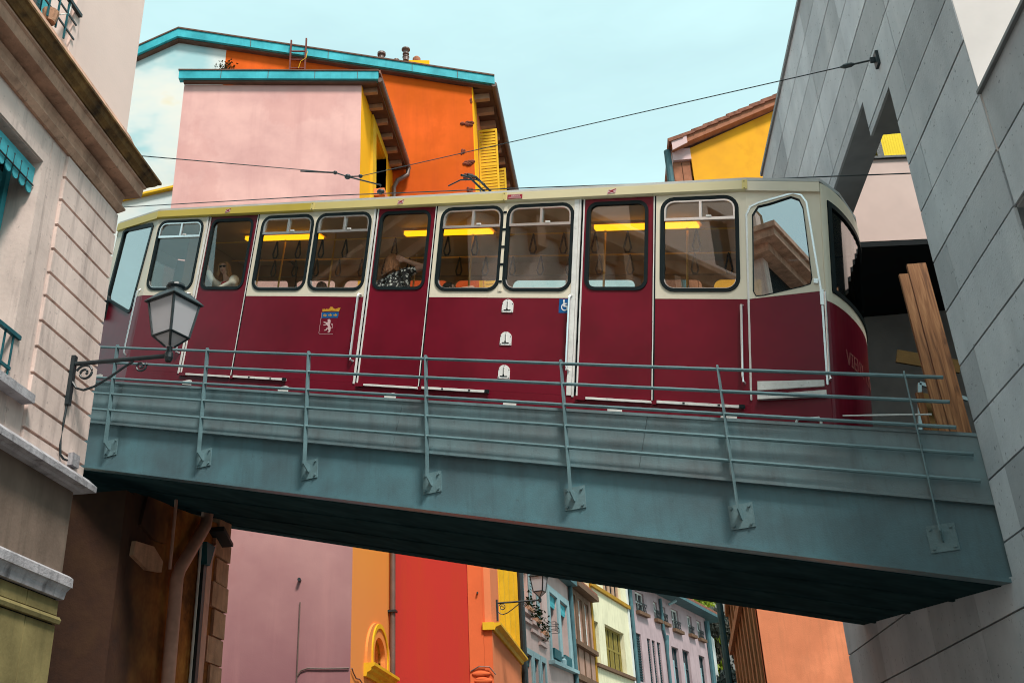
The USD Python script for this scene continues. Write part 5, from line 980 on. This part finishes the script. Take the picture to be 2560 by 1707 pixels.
part(T, 'jar', lathe([(0, 0), (0.12, 0), (0.13, 0.25), (0.08, 0.3), (0.08, 0.36), (0.12, 0.4), (0, 0.42)], F(5.7, 6.66, 0.12), 10), M['pale_teal'])
part(T, 'wire_basket', [F.tube([(3.55, z, 0.02), (3.55, z, 0.35), (4.1, z, 0.35), (4.1, z, 0.02)], 0.012, 4) for z in (7.55, 7.7, 7.85)] + [F.tube([(a, 7.55, 0.35), (a, 7.85, 0.35)], 0.012, 4) for a in (3.55, 3.73, 3.9, 4.1)], M['iron'])
part(T, 'downpipe', F.tube([(7.98, 10, 0.1), (7.98, 0, 0.1)], 0.11, 10), M['zinc_teal']); part(T, 'downpipe', F.tube([(-0.25, 14, 0.1), (-0.25, 0, 0.1)], 0.13, 10), M['iron'], 'black downpipe'); part(T, 'white_pipe', F.tube([(0.02, 14, 0.06), (0.02, 0, 0.06)], 0.05, 6), M['off_white'])
part(T, 'eaves', F.ext(Polygon([(-0.1, 9.75), (8.15, 9.92), (8.15, 10.2), (-0.1, 10.2)]), -4, 0.35), M['zinc_teal'])
# house 3
H3 = np.array([-1.696, 50.534, Z0])
wn = [(0.35, 0.95), (1.38, 2.1), (2.53, 3.25)]
F, T = house('brown_frame_house', 'brown plastered house with three tall white sashes in dark timber frames', H3, 11, 4.1, 10.1, 'brown_plaster', [sbox(a, 7.98, b, 9.75) for a, b in wn])
for a, b in wn:
    window(F, T, a, b, 7.98, 9.75, 0.12, 'off_white', 'win_glass', 2, 3, 0.09)
    part(T, 'timber_frame', F.ext(sbox(a - 0.2, 7.95, b + 0.2, 9.98).difference(sbox(a, 7.98, b, 9.75)), 0, 0.05), M['frame_brown'])
part(T, 'sill', F.box(0.15, 4.0, 7.78, 7.95, 0, 0.2), M['frame_brown'])
for a in (0.9, 2.0, 3.05): part(T, 'timber_post', F.box(a, a + 0.14, 6.7, 7.8, 0, 0.03), M['frame_brown'])
part(T, 'string_course', F.box(0.0, 4.1, 6.5, 6.72, 0, 0.16), M['frame_brown'])
part(T, 'eaves', F.box(0.4, 4.2, 10.02, 10.22, -3, 0.35), M['frame_brown'])
for k in range(24): part(T, 'roof_tile', F.ext(Point(0.5 + 0.155 * k, 10.26).buffer(0.085, quad_segs=3), -0.4, 0.32), M['tile'])
part(T, 'upper_wall', F.box(0.3, 4.1, 10.4, 14, -3, -0.6), M['ochre'])
# house 4
H4 = np.array([-0.735, 55.479, Z0])
F, T = house('cream_house', 'cream plastered house with olive mullioned window and ochre string course', H4, 15.5, 6.4, 14, 'cream', [sbox(0.3, 7.6, 0.95, 9.32), sbox(1.95, 7.6, 5.1, 9.42), sbox(2.2, 10.95, 5.2, 13)])
window(F, T, 0.3, 0.95, 7.6, 9.32, 0.2, 'olive', 'win_glass', 1, 2, 0.07)
window(F, T, 1.95, 5.1, 7.6, 9.42, 0.25, 'olive', 'win_glass', 4, 2, 0.09)
for k in range(8): part(T, 'curtain', F.box(2.1 + 0.39 * k, 2.27 + 0.39 * k, 7.65, 9.35, -0.24, -0.21), M['olive'])
window(F, T, 2.2, 5.2, 10.95, 13, 0.2, 'off_white', 'win_glass', 4, 2, 0.09)
for k in range(4): part(T, 'brown_shutter', F.box(2.7 + 0.75 * k, 3.0 + 0.75 * k, 10.98, 13, -0.18, -0.12), M['light_wood'])
part(T, 'string_course', F.box(0.0, 6.4, 10.72, 10.88, 0, 0.12), M['dark_yellow']); part(T, 'sill', F.box(0.1, 6.1, 7.42, 7.56, 0, 0.14), M['frame_brown'])
part(T, 'corner_strip', F.box(6.15, 6.42, 0, 14, 0, 0.05), M['off_white']); part(T, 'downpipe', F.tube([(6.58, 13, 0.12), (6.58, 0, 0.12)], 0.12, 8), M['zinc_teal']); part(T, 'corner_band', F.box(0.0, 0.22, 0, 14, 0.0, 0.04), M['dark_yellow'])
# house 5
H5 = np.array([1.4225, 63.26, Z0])
upw = [(1.15, 2.45, 10.85, 11.85), (3.9, 4.5, 10.85, 11.75), (4.95, 5.85, 10.85, 11.7), (6.85, 8.1, 10.75, 11.85), (9.75, 10.6, 10.85, 11.9), (11.6, 12.5, 10.85, 11.87)]
sht = [(0.49, 1.44, 7.5, 9.76), (2.31, 2.81, 7.5, 9.7), (3.06, 3.53, 7.5, 9.7), (3.83, 4.38, 7.5, 9.7)]; dr = [(6.21, 7.44, 7.0, 9.78), (8.11, 9.4, 7.0, 9.84), (11.2, 12.38, 7.0, 9.88)]
F, T = house('mauve_house', 'long mauve grey house with small iron balconies and dark slatted shutters', H5, 20.5, 13.5, 12.2, 'mauve', [sbox(a, z, b, y) for a, b, z, y in upw + sht + dr])
for a, b, z, y in upw:
    window(F, T, a, b, z, y, 0.15, 'off_white', 'win_glass', 2, 2, 0.08)
    part(T, 'sill', F.box(a - 0.12, b + 0.2, z - 0.16, z, 0, 0.2), M['frame_brown'])
    p = part(T, 'balcony_rail', [F.box(a, b, z + 0.42, z + 0.46, 0.08, 0.12)] + [bar(F(a + (b - a) * k / 4, z, 0.1), F(a + (b - a) * (k + 1) / 4, z + 0.42, 0.1), 0.03, 0.03, F.M[:3, 2]) for k in range(4)] + [bar(F(a + (b - a) * (k + 1) / 4, z, 0.1), F(a + (b - a) * k / 4, z + 0.42, 0.1), 0.03, 0.03, F.M[:3, 2]) for k in range(4)], M['iron'])
for a, b, z, y in sht: part(T, 'slatted_shutter', [F.box(a, b, z, y, -0.15, -0.1)] + [F.box(a + 0.03, b - 0.03, z + 0.12 * k, z + 0.05 + 0.12 * k, -0.1, -0.06) for k in range(int((y - z) / 0.12))], M['shutter_dark'])
for a, b, z, y in dr:
    window(F, T, a, b, z, y, 0.2, 'shutter_dark', 'win_glass', 2, 3, 0.07)
    part(T, 'teal_post', F.box(a + 0.1, a + 0.3, z, y - 0.7, -0.15, -0.02), M['pale_teal']); part(T, 'balcony_rail', F.box(a - 0.05, b + 0.05, 7.7, 7.9, 0.02, 0.2), M['iron'])
part(T, 'downpipe', F.tube([(4.84, 12, 0.1), (4.86, 10.4, 0.1), (5.1, 9.9, 0.1), (5.13, 0, 0.1)], 0.1, 8), M['zinc_teal']); part(T, 'branch_pipe', F.tube([(5.45, 10.2, 0.1), (5.15, 9.3, 0.1)], 0.09, 8), M['zinc_teal'])
part(T, 'corner_pipe', F.tube([(13.3, 12, 0.12), (13.3, 0, 0.12)], 0.2, 8), M['zinc_teal'])
part(T, 'eaves', F.box(-0.3, 15.3, 12.2, 12.36, -6, 0.75), M['zinc_teal']); part(T, 'roof', F.ext(Polygon([(-0.2, 12.36), (15.4, 12.36), (15.4, 12.6), (-0.2, 12.6)]), -6, 0.6), M['tile'])
part(T, 'gutter_bracket', F.tube([(6.4, 12.1, 0.5), (6.2, 11.9, 0.1)], 0.1, 6), M['pale_teal'])
F, T = house('far_white_house', 'thin sliver of a pale house at the end of the street', np.array([7.359, 78.75, Z0]), 12, 3, 11.4, 'off_white', [])

# ---------------------------------------------------------------- ochre house beyond the grey building
M['amber'] = mat('amber_plaster', (0.70, 0.30, 0.035), 0.9, 0.12, 0.4, col2=(0.78, 0.36, 0.02), bump=0.1, patch=(0.62, 0.25, 0.02))
M['amber_low'] = mat('faded_orange_plaster', (0.68, 0.23, 0.115), 0.9, 0.2, 0.9, streak=0.4, patch=(0.56, 0.17, 0.08), dirt=(0.40, 0.16, 0.08), bump=0.25)
YF = Fr((4.25, 30, 0), (1, 0, 0), UP, (0, -1, 0)); YS = Fr((4.25, 30, 0), (0, 1, 0), UP, (-1, 0, 0))
T = thing('amber_house', 'ochre yellow gable house with timber lattice side, partly behind the grey building', 'house', (4.25, 30, 0))
part(T, 'front_wall', YF.ext(Polygon([(0, 9), (8, 9), (8, 25.7), (0, 22.5)]), -0.4, 0), M['amber'])
part(T, 'front_wall', YF.ext(sbox(0, 0, 8, 8.99), -0.4, 0), M['amber_low'], 'faded salmon lower wall')
part(T, 'side_wall', YS.box(0.4, 9, 0, 21.5, -3, -0.25), M['dark_room'])
for k in range(9): part(T, 'timber_post', YS.box(0.06 + 0.85 * k, 0.30 + 0.85 * k, 0, 21.4, -0.2, 0.0), M['timber'])
part(T, 'brace', bar(YS(7.3, 6.7, 0.05), YS(0.9, 8.0, 0.05), 0.12, 0.28), M['timber']); part(T, 'brace', bar(YS(7.0, 7.9, 0.05), YS(5.5, 9.2, 0.05), 0.12, 0.25), M['timber'])
part(T, 'downpipe', YS.tube([(8.3, 20, 0.12), (8.3, 0, 0.12)], 0.12, 8), M['zinc_teal'])
sl = lambda x: 22.83 + 0.375 * (x + 0.6)
pts = [(-0.62, sl(-0.62)), (8.2, sl(8.2))]
part(T, 'verge_board', YF.ext(Polygon([(-0.62, sl(-.62) - 0.45), (8.2, sl(8.2) - 0.45), (8.2, sl(8.2) - 0.12), (-0.62, sl(-.62) - 0.12)]), 0, 0.3), M['terracotta'])
part(T, 'verge_end', YF.ext(Polygon([(-0.63, sl(-.63) - 0.55), (-0.1, sl(-.1) - 0.5), (-0.1, sl(-.1) - 0.13), (-0.63, sl(-.63) - 0.13)]), 0.3, 0.34), M['blush_print'])
part(T, 'eaves_box', YF.box(-0.62, 0.0, 22.05, 22.5, -8, 0.02), M['blush_print'])
for k in range(22): part(T, 'roof_tile', YF.ext(affinity.rotate(sbox(-0.75 + 0.42 * k, sl(-0.75 + 0.42 * k) - 0.11, -0.22 + 0.42 * k, sl(-0.75 + 0.42 * k) + 0.0 + 0.03 * rng.random()), 16), -6, 0.36 + 0.03 * rng.random()), M['tile'])
for k in range(2): part(T, 'soffit_board', YS.box(0.1, 9, 17, 22.04, 0.05 + 0.3 * k, 0.33 + 0.3 * k), M['terracotta'])
part(T, 'gutter_pipe', [YF.tube([(-0.78, 22.5, -0.05), (-0.78, 12, -0.05)], 0.12, 10)], M['zinc_teal'])

# building across the square behind the camera: it shades the street and shows in the car's windows
T = thing('square_house', 'tall stone house across the square behind the viewer, seen mirrored in the car windows', 'house', (-9, -8, 0))
BF = Fr((-4.0, -9.0, 0), (-1, 0, 0), UP, (0, 1, 0))
hb2 = [sbox(1.0 + 2.6 * i, 4.2 + 3.6 * j, 2.2 + 2.6 * i, 6.6 + 3.6 * j) for i in range(6) for j in range(4)]
part(T, 'wall', BF.ext(sbox(0, 0, 17, 20.5).difference(unary_union(hb2)), -0.5, 0), M['stone_pale']); part(T, 'core', BF.box(0.1, 17, 0, 20.4, -8, -0.6), M['dark_room'])
for z in (3.6, 7.4, 11.0, 14.6): part(T, 'string_course', BF.box(-0.2, 17, z, z + 0.25, 0, 0.2), M['cornice'])
part(T, 'cornice', [BF.box(-0.4, 17, 18.6, 18.9, -8, 0.4), BF.box(-0.8, 17, 18.9, 19.2, -8, 0.8), BF.box(-0.9, 17, 19.2, 19.4, -8, 0.9)], M['cornice'])
for i in range(6):
    for j in range(4): part(T, 'window_pane', BF.box(1.0 + 2.6 * i, 2.2 + 2.6 * i, 4.2 + 3.6 * j, 6.6 + 3.6 * j, -0.4, -0.35), M['win_glass'])

# ---------------------------------------------------------------- hillside and trees at the end of the street
M['rock'] = mat('hill_rock', (0.16, 0.15, 0.14), 0.95, 0.5, 0.6, bump=0.8, bscale=3)
xs, zs_ = np.meshgrid(np.linspace(-10, 60, 60), np.linspace(0, 1, 24), indexing='ij')
yy = 96 + 26 * zs_ + 3 * (meshkit.fbm(np.stack([xs * 0.2, zs_ * 5, xs * 0], -1), 4, 3) - 0.5); zz = 33 * zs_ ** 0.8 * (0.5 + 0.02 * np.clip(xs, 0, 40)) + 1.5 * (meshkit.fbm(np.stack([xs * 0.3, zs_ * 8, xs * 0 + 5], -1), 4, 9) - .5) - 0.5
idx = np.arange(xs.size).reshape(xs.shape); q = np.stack([idx[:-1, :-1], idx[1:, :-1], idx[1:, 1:], idx[:-1, 1:]], -1).reshape(-1, 4)
solo('hillside', trimesh.Trimesh(np.stack([xs, yy, zz], -1).reshape(-1, 3), np.vstack([q[:, [0, 1, 2]], q[:, [0, 2, 3]]]), process=False), M['rock'], kind='structure', smooth=True)
def leafmat(name, col):
    return usdkit.material(stage, '/World/Looks/' + name, {'g': ('geometry', {}), 'n': ('noise_texture', {'scale': 0.8, 'detail': 3.0}), 'r': ('rgb_ramp', {'ramp': [(0.3, tuple(np.array(col) * 0.45)), (0.7, tuple(np.array(col) * 1.5))]}),
        'd': ('principled_bsdf', {'roughness': 0.6}), 't': ('translucent_bsdf', {}), 'm': ('mix_closure', {'fac': 0.35})},
        [('g.position', 'n.vector'), ('n.fac', 'r.fac'), ('r.color', 'd.base_color'), ('r.color', 't.color'), ('d.BSDF', 'm.closure1'), ('t.BSDF', 'm.closure2')], surface='m.closure')
M['leaf_bright'] = leafmat('leaf_bright', (0.22, 0.28, 0.012)); M['leaf_grey'] = leafmat('leaf_grey', (0.085, 0.085, 0.07)); M['leaf_dark'] = leafmat('leaf_dark', (0.02, 0.032, 0.03))
M['bark'] = mat('bark', (0.06, 0.045, 0.035), 0.95, 0.3, 4)
def tree(label, base, h, r, mtl, n, seed, size=0.3):
    R = random.Random(seed); base = np.array(base, float); T = thing('tree', label, 'tree', base)
    limbs = [tube([base, base + UP * h * 0.35, base + np.array([0.2, 0, h * 0.6])], [0.3, 0.22, 0.12], 8)]; cl = []
    for i in range(16):
        a = R.random() * 6.283; d = r * (0.35 + 0.6 * R.random()); z = h * (0.45 + 0.5 * R.random()); c = base + np.array([math.cos(a) * d, math.sin(a) * d, z]); cl.append((c, r * (0.3 + 0.2 * R.random())))
        limbs.append(tube([base + UP * h * (0.3 + 0.2 * R.random()), (base + UP * h * 0.4 + c) / 2 + UP * 0.3, c], [0.12, 0.07, 0.03], 5))
    part(T, 'trunk', limbs, M['bark'])
    P = np.array([cl[R.randrange(len(cl))][0] for _ in range(n)]); g = np.random.default_rng(seed); rad = np.array([r * 0.38] * n)
    dv = g.normal(size=(n, 3)); dv /= np.linalg.norm(dv, axis=1, keepdims=True); P = P + dv * (rad * g.random(n) ** 0.4)[:, None]
    a = g.normal(size=(n, 3)); a /= np.linalg.norm(a, axis=1, keepdims=True); b = np.cross(a, g.normal(size=(n, 3))); b /= np.linalg.norm(b, axis=1, keepdims=True)
    s = size * (0.6 + 0.8 * g.random(n))[:, None]
    v = np.stack([P - a * s, P + b * s * 0.5, P + a * s, P - b * s * 0.5], 1).reshape(-1, 3); i = np.arange(n) * 4
    part(T, 'crown', trimesh.Trimesh(v, np.vstack([np.stack([i, i + 1, i + 2], 1), np.stack([i, i + 2, i + 3], 1)]), process=False), M[mtl])
tree('sunny yellow green tree above the mauve house roof', (5.75, 87.5, 4.6), 14.4, 3.25, 'leaf_bright', 5000, 3, 0.27)
tree('grey green bushy tree right of the sunny yellow green tree', (9.25, 86, 2.1), 14.4, 2.75, 'leaf_grey', 6000, 4, 0.25)
tree('dark low tree between the mauve house end and the lattice house', (9.25, 82.5, 0), 11.2, 2.9, 'leaf_dark', 6000, 5, 0.27)
tree('grey tree standing close to the lattice house downpipe', (11.75, 90, 2.1), 15.2, 2.75, 'leaf_grey', 5000, 6, 0.25)
